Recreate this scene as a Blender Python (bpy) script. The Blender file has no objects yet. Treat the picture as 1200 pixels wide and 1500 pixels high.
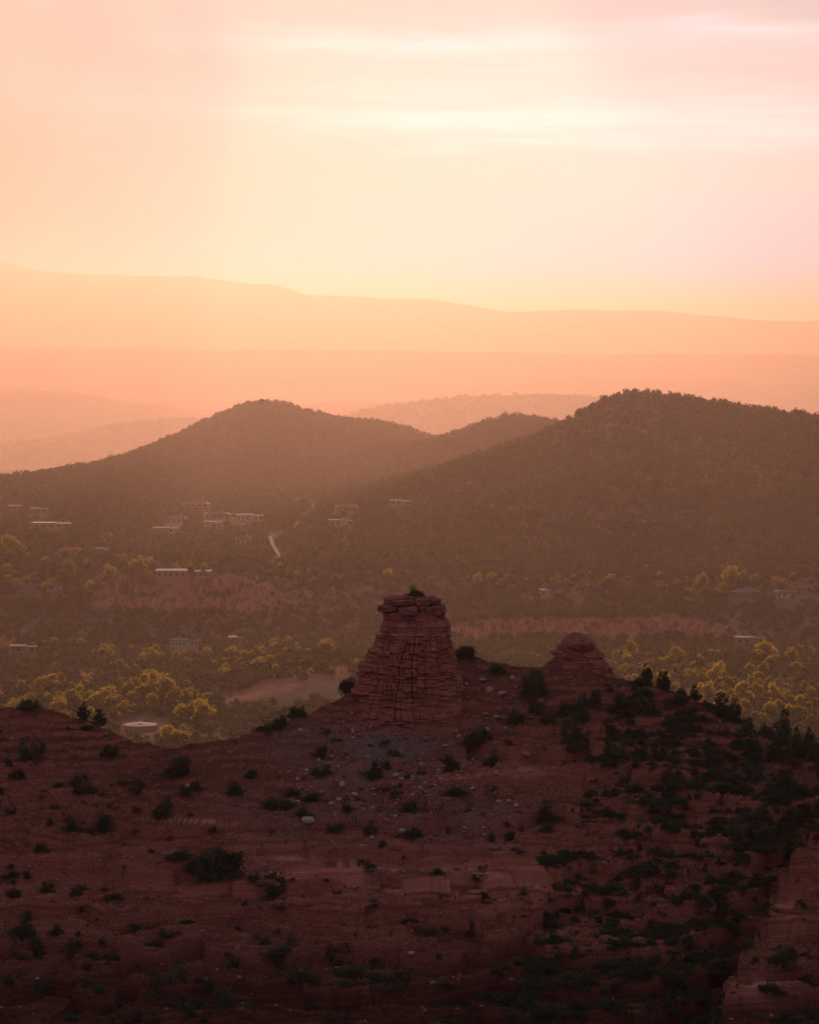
import bpy, math, random
import numpy as np
from mathutils import Vector

sc = bpy.context.scene
C = sc.collection
random.seed(7)
rng = np.random.default_rng(11)
R = math.radians

# ------------------------------------------------------------------ camera
CAM_Z = 150.0
PITCH = R(3.363)
F = 750.0 / math.tan(R(10.0))            # focal length in pixels of the 1200x1500 photograph
cam = bpy.data.cameras.new("camera")
cam.sensor_fit = 'VERTICAL'
cam.angle_y = R(20.0)
cam.sensor_fit = 'VERTICAL'
cam.clip_start, cam.clip_end = 1.0, 120000.0
cam_ob = bpy.data.objects.new("camera", cam)
cam_ob.location = (0, 0, CAM_Z)
cam_ob.rotation_euler = (R(90) - PITCH, 0, 0)
C.objects.link(cam_ob)
sc.camera = cam_ob

# ------------------------------------------------------------------ sky, sun, exposure
SUN_EL, SUN_AZ = R(14.0), R(-2.0)        # azimuth from +Y, negative = left
SUN_STRENGTH = 4.7
SKY_STRENGTH = 0.15
HAZE_DENSITY = 1.45e-4
HAZE_COLOR = (0.44, 0.295, 0.258)
HAZE_G = 0.77
w = bpy.data.worlds.new("World")
sc.world = w
w.use_nodes = True
nt = w.node_tree
nt.nodes.clear()
def N(nt, t, **kw):
    n = nt.nodes.new(t)
    for k, v in kw.items():
        if k == 'op': n.operation = v
        elif isinstance(k, str) and hasattr(n, k): setattr(n, k, v)
    return n
def math_node(nt, op, a, b=None, clamp=False):
    n = nt.nodes.new('ShaderNodeMath'); n.operation = op; n.use_clamp = clamp
    for i, v in enumerate((a, b)):
        if v is None: continue
        if isinstance(v, (int, float)): n.inputs[i].default_value = v
        else: nt.links.new(v, n.inputs[i])
    return n.outputs[0]
def mixc(nt, fac, a, b, mode='MIX'):
    n = nt.nodes.new('ShaderNodeMix'); n.data_type = 'RGBA'; n.blend_type = mode
    for sock, v in ((n.inputs[0], fac), (n.inputs[6], a), (n.inputs[7], b)):
        if isinstance(v, (int, float)): sock.default_value = v
        elif isinstance(v, (tuple, list)): sock.default_value = (*v, 1) if len(v) == 3 else v
        else: nt.links.new(v, sock)
    return n.outputs[2]
def ramp(nt, fac, stops):
    n = nt.nodes.new('ShaderNodeValToRGB')
    e = n.color_ramp.elements
    while len(e) < len(stops): e.new(0.5)
    for el, (p, c) in zip(e, stops):
        el.position = p
        el.color = (*c, 1) if isinstance(c, (tuple, list)) else (c, c, c, 1)
    nt.links.new(fac, n.inputs[0])
    return n.outputs[0]
def noise_node(nt, vec, scale, detail=4, rough=0.55, dist=0.0):
    n = nt.nodes.new('ShaderNodeTexNoise')
    n.inputs['Scale'].default_value = scale
    n.inputs['Detail'].default_value = detail
    n.inputs['Roughness'].default_value = rough
    n.inputs['Distortion'].default_value = dist
    if vec is not None: nt.links.new(vec, n.inputs['Vector'])
    return n.outputs[0]

sky = nt.nodes.new('ShaderNodeTexSky')
sky.sky_type = 'NISHITA'
sky.sun_disc = False
sky.sun_elevation = SUN_EL
sky.sun_rotation = SUN_AZ
sky.altitude = 1300
sky.air_density = 1.3
sky.dust_density = 3.0
sky.ozone_density = 1.0
tc = nt.nodes.new('ShaderNodeTexCoord')
sep = nt.nodes.new('ShaderNodeSeparateXYZ')
nt.links.new(tc.outputs['Generated'], sep.inputs[0])
# cirrus streaks: long in azimuth, thin in elevation
comb = nt.nodes.new('ShaderNodeCombineXYZ')
nt.links.new(math_node(nt, 'MULTIPLY', sep.outputs[0], 6.0), comb.inputs[0])
nt.links.new(math_node(nt, 'MULTIPLY', math_node(nt, 'ADD', sep.outputs[2], math_node(nt, 'MULTIPLY', sep.outputs[0], 0.03)), 95.0), comb.inputs[1])
wisps = ramp(nt, noise_node(nt, comb.outputs[0], 1.3, 7, 0.6, 0.6), [(0.36, 0.0), (0.70, 1.0)])
comb2 = nt.nodes.new('ShaderNodeCombineXYZ')
nt.links.new(math_node(nt, 'MULTIPLY', sep.outputs[0], 14.0), comb2.inputs[0])
nt.links.new(math_node(nt, 'MULTIPLY', sep.outputs[2], 60.0), comb2.inputs[1])
sway = noise_node(nt, comb2.outputs[0], 1.0, 4, 0.55)
elw = math_node(nt, 'ADD', sep.outputs[2], math_node(nt, 'MULTIPLY', math_node(nt, 'SUBTRACT', sway, 0.5), 0.020))
def strand(e, wd, a0, a1, a2, a3, amp):
    """a drawn-out band of cirrus at elevation e, from azimuth a0..a3"""
    q = math_node(nt, 'DIVIDE', math_node(nt, 'SUBTRACT', elw, e), wd * 2.6)
    gss = math_node(nt, 'POWER', 2.718, math_node(nt, 'MULTIPLY', math_node(nt, 'MULTIPLY', q, q), -1.0))
    side = ramp(nt, math_node(nt, 'ADD', sep.outputs[0], 0.5), [(0.5 + a0, 0.0), (0.5 + a1, 1.0), (0.5 + a2, 1.0), (0.5 + a3, 0.0)])
    k = math_node(nt, 'MULTIPLY', math_node(nt, 'MULTIPLY', gss, side), math_node(nt, 'ADD', math_node(nt, 'MULTIPLY', wisps, 0.75), 0.25))
    return math_node(nt, 'MULTIPLY', k, amp)
cl = None
for args in ((0.1015, 0.0022, -0.10, -0.03, 0.20, 0.4, 0.75), (0.0925, 0.0035, -0.05, 0.06, 0.20, 0.4, 0.45), (0.0750, 0.0024, -0.08, 0.00, 0.22, 0.4, 0.95), (0.0690, 0.0018, -0.02, 0.05, 0.22, 0.4, 0.55), (0.0820, 0.0045, -0.16, -0.10, 0.02, 0.10, 0.35), (0.1030, 0.0016, 0.08, 0.12, 0.22, 0.4, 1.0)):
    k_ = strand(*args)
    cl = k_ if cl is None else math_node(nt, 'ADD', cl, k_)
shade = strand(0.0965, 0.0040, 0.03, 0.08, 0.14, 0.18, 1.0)
# thick dust in the air evens out the glare round the sun and turns it peach
lum = nt.nodes.new('ShaderNodeRGBToBW'); nt.links.new(sky.outputs[0], lum.inputs[0])
soft = math_node(nt, 'MULTIPLY', math_node(nt, 'POWER', lum.outputs[0], 0.36), 1.72)
warm = ramp(nt, sep.outputs[2], [(0.0, (0.85, 0.06, 0.30)), (0.04, (0.85, 0.08, 0.16)), (0.075, (0.84, 0.33, 0.31)), (0.12, (0.90, 0.62, 0.54)), (0.30, (0.82, 0.84, 0.95))])
cool = ramp(nt, sep.outputs[2], [(0.0, (0.95, 0.42, 4.0)), (0.022, (0.95, 0.60, 2.8)), (0.038, (0.95, 0.80, 1.55)), (0.055, (0.95, 0.92, 1.16)), (0.085, (0.95, 0.94, 1.02)), (0.12, (0.95, 0.88, 0.90)), (0.30, (0.82, 0.84, 0.95))])
hue = mixc(nt, ramp(nt, math_node(nt, 'ADD', sep.outputs[0], 0.5), [(0.33, 0.0), (0.60, 1.0)]), warm, cool)
cloudy0 = mixc(nt, 1.0, hue, mixc(nt, cl, (0, 0, 0), (0.22, 0.38, 0.46)), 'ADD')
cloudy0 = mixc(nt, shade, cloudy0, mixc(nt, 1.0, cloudy0, (0.84, 0.72, 0.72), 'MULTIPLY'))
grey = nt.nodes.new('ShaderNodeCombineXYZ')
for i in range(3): nt.links.new(soft, grey.inputs[i])
cloudy = mixc(nt, 1.0, cloudy0, grey.outputs[0], 'MULTIPLY')
bg = nt.nodes.new('ShaderNodeBackground')
bg.inputs[1].default_value = SKY_STRENGTH
nt.links.new(cloudy, bg.inputs[0])
wo = nt.nodes.new('ShaderNodeOutputWorld')
nt.links.new(bg.outputs[0], wo.inputs[0])

sun_dir = Vector((math.sin(SUN_AZ) * math.cos(SUN_EL), math.cos(SUN_AZ) * math.cos(SUN_EL), math.sin(SUN_EL)))
sl = bpy.data.lights.new("sun", 'SUN')
sl.energy = SUN_STRENGTH
sl.angle = R(0.5)
sl.color = (1.0, 0.66, 0.42)
so = bpy.data.objects.new("sun", sl)
so.rotation_euler = sun_dir.to_track_quat('Z', 'Y').to_euler()
so.location = (0, 0, 400)
C.objects.link(so)

sc.view_settings.view_transform = 'Standard'
sc.view_settings.look = 'None'
sc.view_settings.exposure = 0.0
sc.view_settings.gamma = 1.0
cy = sc.cycles
cy.use_denoising = True
cy.max_bounces = 6
cy.diffuse_bounces = 2
cy.glossy_bounces = 1
cy.transmission_bounces = 3
cy.volume_bounces = 1
cy.sample_clamp_indirect = 4.0
cy.caustics_reflective = cy.caustics_refractive = False

# ------------------------------------------------------------------ numpy noise
def _hash(ix, iy, iz, seed):
    h = (ix.astype(np.int64) * 374761393 + iy.astype(np.int64) * 668265263 + iz.astype(np.int64) * 2147483647 + seed * 974711) & 0xFFFFFFFF
    h = ((h ^ (h >> 13)) * 1274126177) & 0xFFFFFFFF
    h = ((h ^ (h >> 16)) * 2246822519) & 0xFFFFFFFF
    return ((h ^ (h >> 15)) & 0xFFFFFF) / float(0xFFFFFF)
def vnoise(x, y, z=None, seed=0):
    """value noise in -1..1"""
    x = np.asarray(x, float); y = np.asarray(y, float)
    z = np.zeros(np.broadcast(x, y).shape) if z is None else np.asarray(z, float)
    x, y, z = np.broadcast_arrays(x, y, z)
    fx, fy, fz = np.floor(x), np.floor(y), np.floor(z)
    tx, ty, tz = x - fx, y - fy, z - fz
    s = lambda t: t * t * t * (t * (t * 6 - 15) + 10)
    tx, ty, tz = s(tx), s(ty), s(tz)
    r = 0
    for i in (0, 1):
        for j in (0, 1):
            for k in (0, 1):
                wgt = (tx if i else 1 - tx) * (ty if j else 1 - ty) * (tz if k else 1 - tz)
                r = r + wgt * _hash(fx + i, fy + j, fz + k, seed)
    return r * 2 - 1
def fbm(x, y, z=None, octv=4, seed=0, gain=0.5):
    a, s, t = 1.0, 0, 0
    for o in range(octv):
        s = s + a * vnoise(x, y, z, seed + o * 17)
        t += a
        a *= gain
        x = np.asarray(x) * 2.03 + 5.1; y = np.asarray(y) * 2.03 - 3.7
        if z is not None: z = np.asarray(z) * 2.03 + 1.3
    return s / t
def sstep(a, b, x):
    t = np.clip((np.asarray(x, float) - a) / (b - a), 0, 1)
    return t * t * (3 - 2 * t)

# ------------------------------------------------------------------ picture <-> world
cp, sp = math.cos(PITCH), math.sin(PITCH)
def ray(px, py):
    a = (np.asarray(px, float) - 600) / F; b = -(np.asarray(py, float) - 750) / F
    dy = cp + b * sp
    return a / dy, (-sp + b * cp) / dy          # x and z per metre of Y
def at(px, py, Y):
    u, v = ray(px, py)
    return Vector((float(u) * Y, Y, CAM_Z + float(v) * Y))
def project(x, y, z):
    dz = np.asarray(z) - CAM_Z
    d = y * cp - dz * sp
    up = y * sp + dz * cp
    return 600 + F * x / d, 750 - F * up / d

# ------------------------------------------------------------------ the near ridge (height field)
CREST = [(-400, 1040), (0, 1030), (60, 1030), (110, 1045), (160, 1066), (200, 1082), (250, 1090), (300, 1083), (350, 1072),
         (400, 1052), (450, 1038), (500, 1014), (530, 1000), (600, 985), (660, 958), (690, 957), (720, 966), (760, 972), (800, 972),
         (850, 972), (890, 984), (950, 994), (1000, 1011), (1050, 1036), (1100, 1064), (1150, 1086), (1200, 1100), (1600, 1170)]
P0, PG = 93.9, 0.275
def plane(Y): return P0 + (Y - 410) * PG
_cx = np.array([c[0] for c in CREST], float); _cyp = np.array([c[1] for c in CREST], float)
_u, _v = ray(_cx, _cyp)
_Yc = (CAM_Z - P0 + 410 * PG) / (PG - _v)
GULLY = [(1270, 1150), (1200, 1215), (1130, 1290), (1095, 1350), (1060, 1430), (1030, 1500), (990, 1600)]
GULLY2 = [(840, 1290), (800, 1335), (770, 1372), (735, 1425), (690, 1500), (640, 1600)]
def _line(pts):
    out = []
    for px, py in pts:
        u, v = ray(px, py)
        Y = (CAM_Z - P0 + 410 * PG) / (PG - v)
        out.append((Y, u * Y))
    out.sort()
    return np.array([o[0] for o in out]), np.array([o[1] for o in out])
G1, G2 = _line(GULLY), _line(GULLY2)
def ridge_base(x, Y):
    u = x / Y
    Yc = np.interp(u, _u, _Yc)
    z = plane(Y)
    z = z + 1.6 * fbm(x / 28, Y / 28, octv=3, seed=3) * sstep(0, 25, Yc - Y)
    z = z - 4.6 * np.exp(-((x - 0.4) / 13) ** 2 - ((Y - 412.5) / 8.0) ** 2)
    over = Y - Yc + 0.6 * vnoise(x / 5, Y / 5, seed=9)
    k = 0.9
    z = z - (PG + 0.70) * k * np.logaddexp(0, np.clip(over / k, -40, 400))
    return z, Yc
def ridge_h(x, Y):
    x = np.asarray(x, float); Y = np.asarray(Y, float)
    z, Yc = ridge_base(x, Y)
    below = sstep(-6, -34, Y - Yc)               # 0 near the crest, 1 lower on the slope
    # ravine at the right and the rock block beyond it
    s = x - np.interp(Y, *G1)
    m = sstep(392, 378, Y)
    z = z - m * 3.8 * np.exp(-(np.where(s > 0, s / 1.6, s / 5.5)) ** 2)
    blk = sstep(0.2, 2.4, s + 0.8 * vnoise(x / 3, Y / 3, seed=21))
    z = z + m * blk * (2.4 + 0.8 * vnoise(x / 9, Y / 9, seed=22))
    s2 = x - np.interp(Y, *G2)
    z = z - sstep(376, 366, Y) * 1.3 * np.exp(-(np.where(s2 > 0, s2 / 3.5, s2 / 0.9)) ** 2)
    # strata: benches with short risers
    warp = 0.9 * fbm(x / 22, Y / 30, octv=3, seed=31) + 0.35 * fbm(x / 5, Y / 5, octv=2, seed=33)
    def terr(zz, h, sharp, sd):
        cell = _hash(np.floor(x / (h * 2.6) + 1.3 * vnoise(Y / 7, x / 17, seed=sd + 60)), np.floor(Y / (h * 4.2) + 0.8 * vnoise(x / 9, Y / 9, seed=sd + 61)), x * 0, sd + 62) - 0.5
        t = (zz + warp * 0.8 + 1.2 * vnoise(x / 60, Y / 60, seed=sd)) / h + 0.55 * cell
        f = np.floor(t); r = t - f
        return (sstep(0.5 - sharp, 0.5 + sharp, r) - r) * h
    rock = np.clip(0.35 + 0.9 * fbm(x / 17, Y / 11, octv=3, seed=41) + 0.55 * below, 0, 1)
    z = z + (0.25 + 0.75 * rock) * below * (1.12 * terr(z, 2.6, 0.05, 5) + 1.05 * terr(z, 0.9, 0.08, 6))
    jn = np.abs(vnoise(x / 4.5 + 0.5 * vnoise(Y / 3, x / 9, seed=45), Y / 9, seed=46))
    z = z - below * rock * 0.55 * np.exp(-(jn / 0.05) ** 2)
    z = z + below * rock * 0.28 * fbm(x / 6, Y / 0.9, octv=3, seed=47)
    z = z + (1 - below) * (0.35 + 0.6 * rock) * terr(z, 1.1, 0.12, 7) * sstep(1.5, -3, Y - Yc)
    # soil and rubble roughness
    z = z + 0.30 * fbm(x / 2.4, Y / 2.4, octv=4, seed=51) + 0.16 * fbm(x / 0.5, Y / 0.5, octv=2, seed=55)
    return z

# ------------------------------------------------------------------ the far country (height field)
def crest_fn(pts, D):
    px = np.array([p[0] for p in pts], float); py = np.array([p[1] for p in pts], float)
    u, v = ray(px, py)
    Dv = np.array([p[2] if len(p) > 2 else D for p in pts], float)
    return u, CAM_Z + v * Dv, Dv
HILLS = [  # crest points, depth, front width, back width, base, exponent, gully amplitude, tail
    (crest_fn([(300, 815, 1720), (420, 778, 1760), (480, 756, 1800), (560, 726, 1860), (640, 696, 1920), (720, 668, 1960), (790, 643, 1990), (830, 622), (870, 599), (900, 586),
               (935, 581), (980, 585), (1040, 594), (1100, 604), (1150, 612), (1200, 615), (1300, 628), (1500, 665), (1900, 760)], 2000), 430, 600, 28, 1.25, 7),
    (crest_fn([(200, 770, 2000), (300, 748, 2150), (350, 732, 2350), (400, 717), (480, 692), (560, 668), (640, 648), (700, 628), (740, 616), (765, 614), (810, 622), (870, 650), (950, 700), (1100, 780)], 2600), 520, 450, 28, 1.2, 6),
    (crest_fn([(-600, 830, 1800), (-200, 765, 2000), (0, 718, 2150), (60, 705, 2300), (130, 693, 2500), (190, 671, 2800), (250, 645), (300, 620), (350, 598), (385, 590), (420, 595), (460, 606), (500, 617),
               (550, 621), (600, 632), (640, 648), (700, 675), (760, 705), (900, 760)], 3050), 700, 600, 28, 1.2, 7),
    (crest_fn([(300, 690), (400, 660), (480, 620), (520, 604), (580, 591), (650, 583), (720, 577), (800, 574), (850, 577), (880, 583), (950, 600), (1050, 606), (1110, 604), (1150, 601), (1200, 607), (1300, 615), (1600, 640)], 6700), 1100, 1100, -280, 1.2, 16),
    (crest_fn([(-500, 690), (-100, 660), (0, 648), (100, 634), (200, 617), (280, 611), (330, 619), (420, 650), (600, 690)], 7500), 1200, 1200, -280, 1.2, 16),
    (crest_fn([(-500, 690), (-100, 690), (0, 692), (40, 700), (120, 712), (300, 740)], 6000), 800, 800, -280, 1.2, 12),
    (crest_fn([(-500, 580), (-100, 570), (0, 570), (80, 572), (140, 580), (200, 590), (300, 600), (400, 598), (480, 588), (560, 590), (650, 600), (800, 620)], 9000), 1200, 1200, -280, 1.2, 16),
    (crest_fn([(300, 640), (560, 600), (650, 575), (750, 562), (850, 550), (950, 553), (1050, 558), (1200, 565), (1500, 570), (1900, 600)], 9900), 1200, 1200, -280, 1.1, 16),
    (crest_fn([(-900, 520), (0, 511), (300, 510), (600, 513), (900, 517), (1100, 518), (1200, 520), (1600, 524), (2400, 540)], 11000), 1500, 2000, -280, 0.8, 16),
    (crest_fn([(-1800, 440), (-900, 400), (-300, 380), (0, 385), (20, 388), (50, 397), (130, 402), (220, 406), (280, 403), (330, 410), (400, 417), (450, 433), (520, 434), (640, 438),
               (700, 448), (740, 457), (800, 457), (850, 455), (950, 455), (1050, 462), (1130, 468), (1200, 468), (1500, 480), (2400, 500)], 14600), 2200, 3000, -280, 1.0, 50),
]
def land_h(x, Y):
    x = np.asarray(x, float); Y = np.asarray(Y, float)
    u = x / Y
    px = 600 + F * u
    z = 6.0 + 1.5 * fbm(x / 120, Y / 120, octv=3, seed=71) + 0.5 * vnoise(x / 22, Y / 22, seed=72)
    # red dirt slope behind the butte
    gx = (px - 455) / 110; gy = (Y - 1235) / 85
    z = z + 9.0 * np.exp(-gx ** 2 - gy ** 2)
    # the scarp of the bench
    pxw = px + 25 * fbm(x / 160, Y / 400, octv=2, seed=77)
    cliff = sstep(70, 170, pxw) * sstep(470, 330, pxw)
    top = 28.0 + 4.5 * cliff * sstep(1640, 1540, Y) + 0.8 * fbm(x / 60, Y / 60, octv=2, seed=75)
    wob = 22 * fbm(x / 70, Y / 160, octv=3, seed=76)
    e0 = 1395 + wob * 0.6; e1 = 1500 + wob * 0.4 + 25 * sstep(140, 20, px)
    t = np.clip((Y - e0) / (e1 - e0), 0, 1)
    gentle = t ** 1.15 * (1.0)
    butt = 16 * np.abs(vnoise(x / 48, x * 0 + 3.3, seed=78)) + 5 * np.abs(vnoise(x / 15, x * 0 + 1.3, seed=83)) + 3 * np.abs(vnoise(x / 5, x * 0, seed=79))
    steep = 0.22 * sstep(1350, 1436, Y) + 0.42 * sstep(1430 + butt, 1434 + butt, Y) + 0.36 * sstep(1437 + butt, 1441 + butt, Y)
    c2 = sstep(570, 760, pxw) * sstep(1180, 980, pxw)
    b2 = 8 * np.abs(vnoise(x / 16, x * 0 + 9.3, seed=81)) + 3 * np.abs(vnoise(x / 6, x * 0 + 2, seed=82))
    tier = 0.48 * sstep(1388 + b2, 1396 + b2, Y) + 0.52 * sstep(1405, 1505, Y)
    prof = gentle * (1 - cliff) * (1 - c2) + steep * cliff + tier * c2
    z = z * (1 - prof) + top * prof
    z = z + 3.0 * sstep(1520, 1750, Y)
    far = sstep(2150 + 900 * sstep(60, 350, px), 5400, Y)
    z = z * (1 - far) + (-280 + 14 * fbm(x / 1500, Y / 1500, octv=3, seed=85)) * far
    z0 = z
    for (cu, cz, cd), wf, wb, base, ex, ga in HILLS:
        zc = np.interp(u, cu, cz); D = np.interp(u, cu, cd)
        if wf > 900: zc = zc + D * 0.0006 * fbm(u * 55, u * 0 + wf, octv=5, seed=93)
        s = (D - Y)
        s = s + wf * 0.10 * fbm(x / (wf * 0.7), Y / (wf * 0.7), octv=3, seed=91)
        tt = np.where(s > 0, s / wf, -s / wb)
        tt = np.sqrt(tt ** 2 + 0.0016) - 0.04
        g = np.clip(1 - tt, 0, 1) ** ex
        hz = z0 + np.maximum(zc - z0, 0) * g
        mask = np.clip(4 * g * (1 - g), 0, 1) * sstep(3, 25, zc - z0)
        spur = np.abs(fbm(x / (wf * 0.28), Y / (wf * 0.75), octv=4, seed=95 + int(wf)))
        hz = hz + mask * ga * (0.35 - 2.0 * spur)
        z = np.maximum(z, hz)
    return z

# ------------------------------------------------------------------ object helpers
def tag(o, label=None, cat=None, group=None, kind=None):
    if label: o['label'] = label
    if cat: o['category'] = cat
    if group: o['group'] = group
    if kind: o['kind'] = kind
    return o
def link(name, me, parent=None, mats=()):
    o = bpy.data.objects.new(name, me)
    C.objects.link(o)
    if me is not None:
        for m in mats:
            if m.name not in [mm.name for mm in me.materials if mm]: me.materials.append(m)
    if parent: o.parent = parent
    return o
def mesh_np(name, V, Fq, smooth=False, mat_idx=None):
    V = np.asarray(V, np.float32); Fq = np.asarray(Fq, np.int32)
    k = Fq.shape[1]
    me = bpy.data.meshes.new(name)
    me.vertices.add(len(V)); me.vertices.foreach_set('co', V.ravel())
    me.loops.add(Fq.size); me.loops.foreach_set('vertex_index', Fq.ravel())
    me.polygons.add(len(Fq))
    me.polygons.foreach_set('loop_start', np.arange(0, Fq.size, k, dtype=np.int32))
    if smooth: me.polygons.foreach_set('use_smooth', np.ones(len(Fq), bool))
    if mat_idx is not None: me.polygons.foreach_set('material_index', np.asarray(mat_idx, np.int32))
    me.update(calc_edges=True)
    return me
def grid_faces(nr, nc, wrap=False):
    r = np.arange(nr - 1)[:, None]; c = np.arange(nc if wrap else nc - 1)[None, :]
    c2 = (c + 1) % nc
    a = r * nc + c; b = r * nc + c2; d = (r + 1) * nc + c; e = (r + 1) * nc + c2
    return np.stack([a, b, e, d], -1).reshape(-1, 4)
def add_attr(me, name, vals):
    a = me.attributes.new(name, 'FLOAT', 'POINT')
    a.data.foreach_set('value', np.asarray(vals, np.float32).ravel())

# ------------------------------------------------------------------ materials
def new_mat(name):
    m = bpy.data.materials.new(name); m.use_nodes = True
    t = m.node_tree; t.nodes.clear()
    out = t.nodes.new('ShaderNodeOutputMaterial')
    return m, t, out
def princ(t, out, col, rough=0.95, spec=0.15, normal=None):
    b = t.nodes.new('ShaderNodeBsdfPrincipled')
    if isinstance(col, (tuple, list)): b.inputs['Base Color'].default_value = (*col, 1)
    else: t.links.new(col, b.inputs['Base Color'])
    b.inputs['Roughness'].default_value = rough
    b.inputs['Specular IOR Level'].default_value = spec
    if normal: t.links.new(normal, b.inputs['Normal'])
    t.links.new(b.outputs[0], out.inputs[0])
    return b
def bump(t, h, strength, dist):
    b = t.nodes.new('ShaderNodeBump'); b.inputs['Strength'].default_value = strength
    b.inputs['Distance'].default_value = dist
    t.links.new(h, b.inputs['Height'])
    return b.outputs[0]
def attr(t, name):
    n = t.nodes.new('ShaderNodeAttribute'); n.attribute_name = name
    return n.outputs['Fac']
def pos(t):
    g = t.nodes.new('ShaderNodeNewGeometry')
    return g.outputs['Position'], g.outputs['Normal']
def scaled(t, vec, s):
    m = t.nodes.new('ShaderNodeMapping'); m.inputs['Scale'].default_value = s
    t.links.new(vec, m.inputs['Vector'])
    return m.outputs[0]
def plain(name, col, rough=0.8, var=0.12, scale=3.0, spec=0.2):
    m, t, out = new_mat(name)
    P, _ = pos(t)
    n = noise_node(t, P, scale, 4)
    c = mixc(t, n, tuple(c * (1 - var) for c in col), tuple(min(1, c * (1 + var)) for c in col))
    princ(t, out, c, rough, spec)
    return m
def strata_mat(name, dark, mid, light, scale=1.0, pale=None):
    m, t, out = new_mat(name)
    P, Nn = pos(t)
    warp = noise_node(t, P, 0.12 * scale, 4)
    sepn = t.nodes.new('ShaderNodeSeparateXYZ'); t.links.new(P, sepn.inputs[0])
    zz = math_node(t, 'ADD', sepn.outputs[2], math_node(t, 'MULTIPLY', warp, 2.2))
    cmb = t.nodes.new('ShaderNodeCombineXYZ'); t.links.new(zz, cmb.inputs[2])
    lay = noise_node(t, cmb.outputs[0], 1.5 * scale, 6, 0.65)
    c = ramp(t, lay, [(0.30, dark), (0.48, mid), (0.60, mid), (0.72, light)])
    blot = noise_node(t, P, 0.45 * scale, 6, 0.65)
    c = mixc(t, ramp(t, blot, [(0.42, 0.0), (0.66, 0.75)]), c, dark)
    stain = noise_node(t, scaled(t, P, (1.3, 1.3, 0.12)), 0.9 * scale, 4, 0.6)
    c = mixc(t, ramp(t, stain, [(0.52, 0.0), (0.70, 0.55)]), c, tuple(x * 0.55 for x in dark))
    if pale:
        c = mixc(t, attr(t, 'pale'), c, pale)
    fine = noise_node(t, P, 4.0 * scale, 6, 0.7)
    c = mixc(t, math_node(t, 'MULTIPLY', fine, 0.35), c, mid)
    hgt = math_node(t, 'ADD', math_node(t, 'MULTIPLY', lay, 0.6), math_node(t, 'MULTIPLY', fine, 0.5))
    princ(t, out, c, 0.95, 0.1, bump(t, hgt, 0.8, 0.35 / scale))
    return m
M = {}
M['butte'] = strata_mat('butte_sandstone', (0.18, 0.056, 0.044), (0.40, 0.130, 0.094), (0.48, 0.20, 0.145), 1.0, (0.50, 0.30, 0.24))
M['cap'] = strata_mat('cap_sandstone', (0.15, 0.054, 0.044), (0.31, 0.108, 0.084), (0.38, 0.170, 0.135), 1.6)

# soil and slickrock of the near ridge
m, t, out = new_mat('ridge_soil')
P, Nn = pos(t)
sepp = t.nodes.new('ShaderNodeSeparateXYZ'); t.links.new(P, sepp.inputs[0])
warp = noise_node(t, P, 0.05, 4)
zz = math_node(t, 'ADD', math_node(t, 'SUBTRACT', sepp.outputs[2], math_node(t, 'MULTIPLY', sepp.outputs[1], 0.05)), math_node(t, 'MULTIPLY', warp, 5.0))
cmb = t.nodes.new('ShaderNodeCombineXYZ'); t.links.new(zz, cmb.inputs[2])
lay = noise_node(t, cmb.outputs[0], 1.3, 7, 0.68)
lay2 = noise_node(t, cmb.outputs[0], 6.0, 6, 0.75)
rock = ramp(t, lay, [(0.30, (0.12, 0.034, 0.030)), (0.42, (0.29, 0.087, 0.062)), (0.58, (0.43, 0.137, 0.098)), (0.70, (0.64, 0.29, 0.22))])
low_dim = ramp(t, math_node(t, 'DIVIDE', math_node(t, 'ADD', sepp.outputs[2], math_node(t, 'MULTIPLY', math_node(t, 'SUBTRACT', warp, 0.5), 9.0)), 100.0), [(0.735, 1.0), (0.795, 0.0)])  # dimmer foot of the slope, painted into the rock colour
rock = mixc(t, math_node(t, 'MULTIPLY', low_dim, 0.85), rock, mixc(t, 1.0, rock, (0.15, 0.14, 0.16), 'MULTIPLY'))
big = noise_node(t, P, 0.11, 5, 0.6)
soil = ramp(t, big, [(0.35, (0.13, 0.036, 0.026)), (0.65, (0.24, 0.067, 0.043))])
med = noise_node(t, P, 0.55, 6, 0.7)
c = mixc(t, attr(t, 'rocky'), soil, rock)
c = mixc(t, ramp(t, med, [(0.52, 0.0), (0.72, 0.8)]), c, (0.10, 0.038, 0.032))
gs = noise_node(t, P, 1.6, 5, 0.75)
scree_f = math_node(t, 'MULTIPLY', attr(t, 'scree'), ramp(t, gs, [(0.40, 0.15), (0.60, 1.0)]))
c = mixc(t, scree_f, c, (0.21, 0.185, 0.195))
fine = noise_node(t, P, 6.0, 5, 0.75)
c = mixc(t, ramp(t, fine, [(0.36, 0.85), (0.54, 0.0)]), c, (0.05, 0.020, 0.017))
speck = noise_node(t, P, 2.6, 6, 0.8)
c = mixc(t, ramp(t, speck, [(0.55, 0.0), (0.68, 0.8)]), c, mixc(t, 1.0, c, (1.9, 1.8, 1.8), 'MULTIPLY'))
c = mixc(t, math_node(t, 'MULTIPLY', attr(t, 'bench'), ramp(t, lay, [(0.38, 0.1), (0.52, 0.9)])), c, mixc(t, ramp(t, lay2, [(0.40, 0.0), (0.62, 1.0)]), (0.42, 0.115, 0.085), (0.84, 0.33, 0.25)))
c = mixc(t, attr(t, 'path'), c, (0.70, 0.34, 0.27))
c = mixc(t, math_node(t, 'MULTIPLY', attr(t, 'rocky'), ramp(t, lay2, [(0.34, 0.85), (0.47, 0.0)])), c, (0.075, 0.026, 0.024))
hh = math_node(t, 'ADD', math_node(t, 'MULTIPLY', fine, 0.5), math_node(t, 'ADD', math_node(t, 'MULTIPLY', lay, 0.5), gs))
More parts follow.
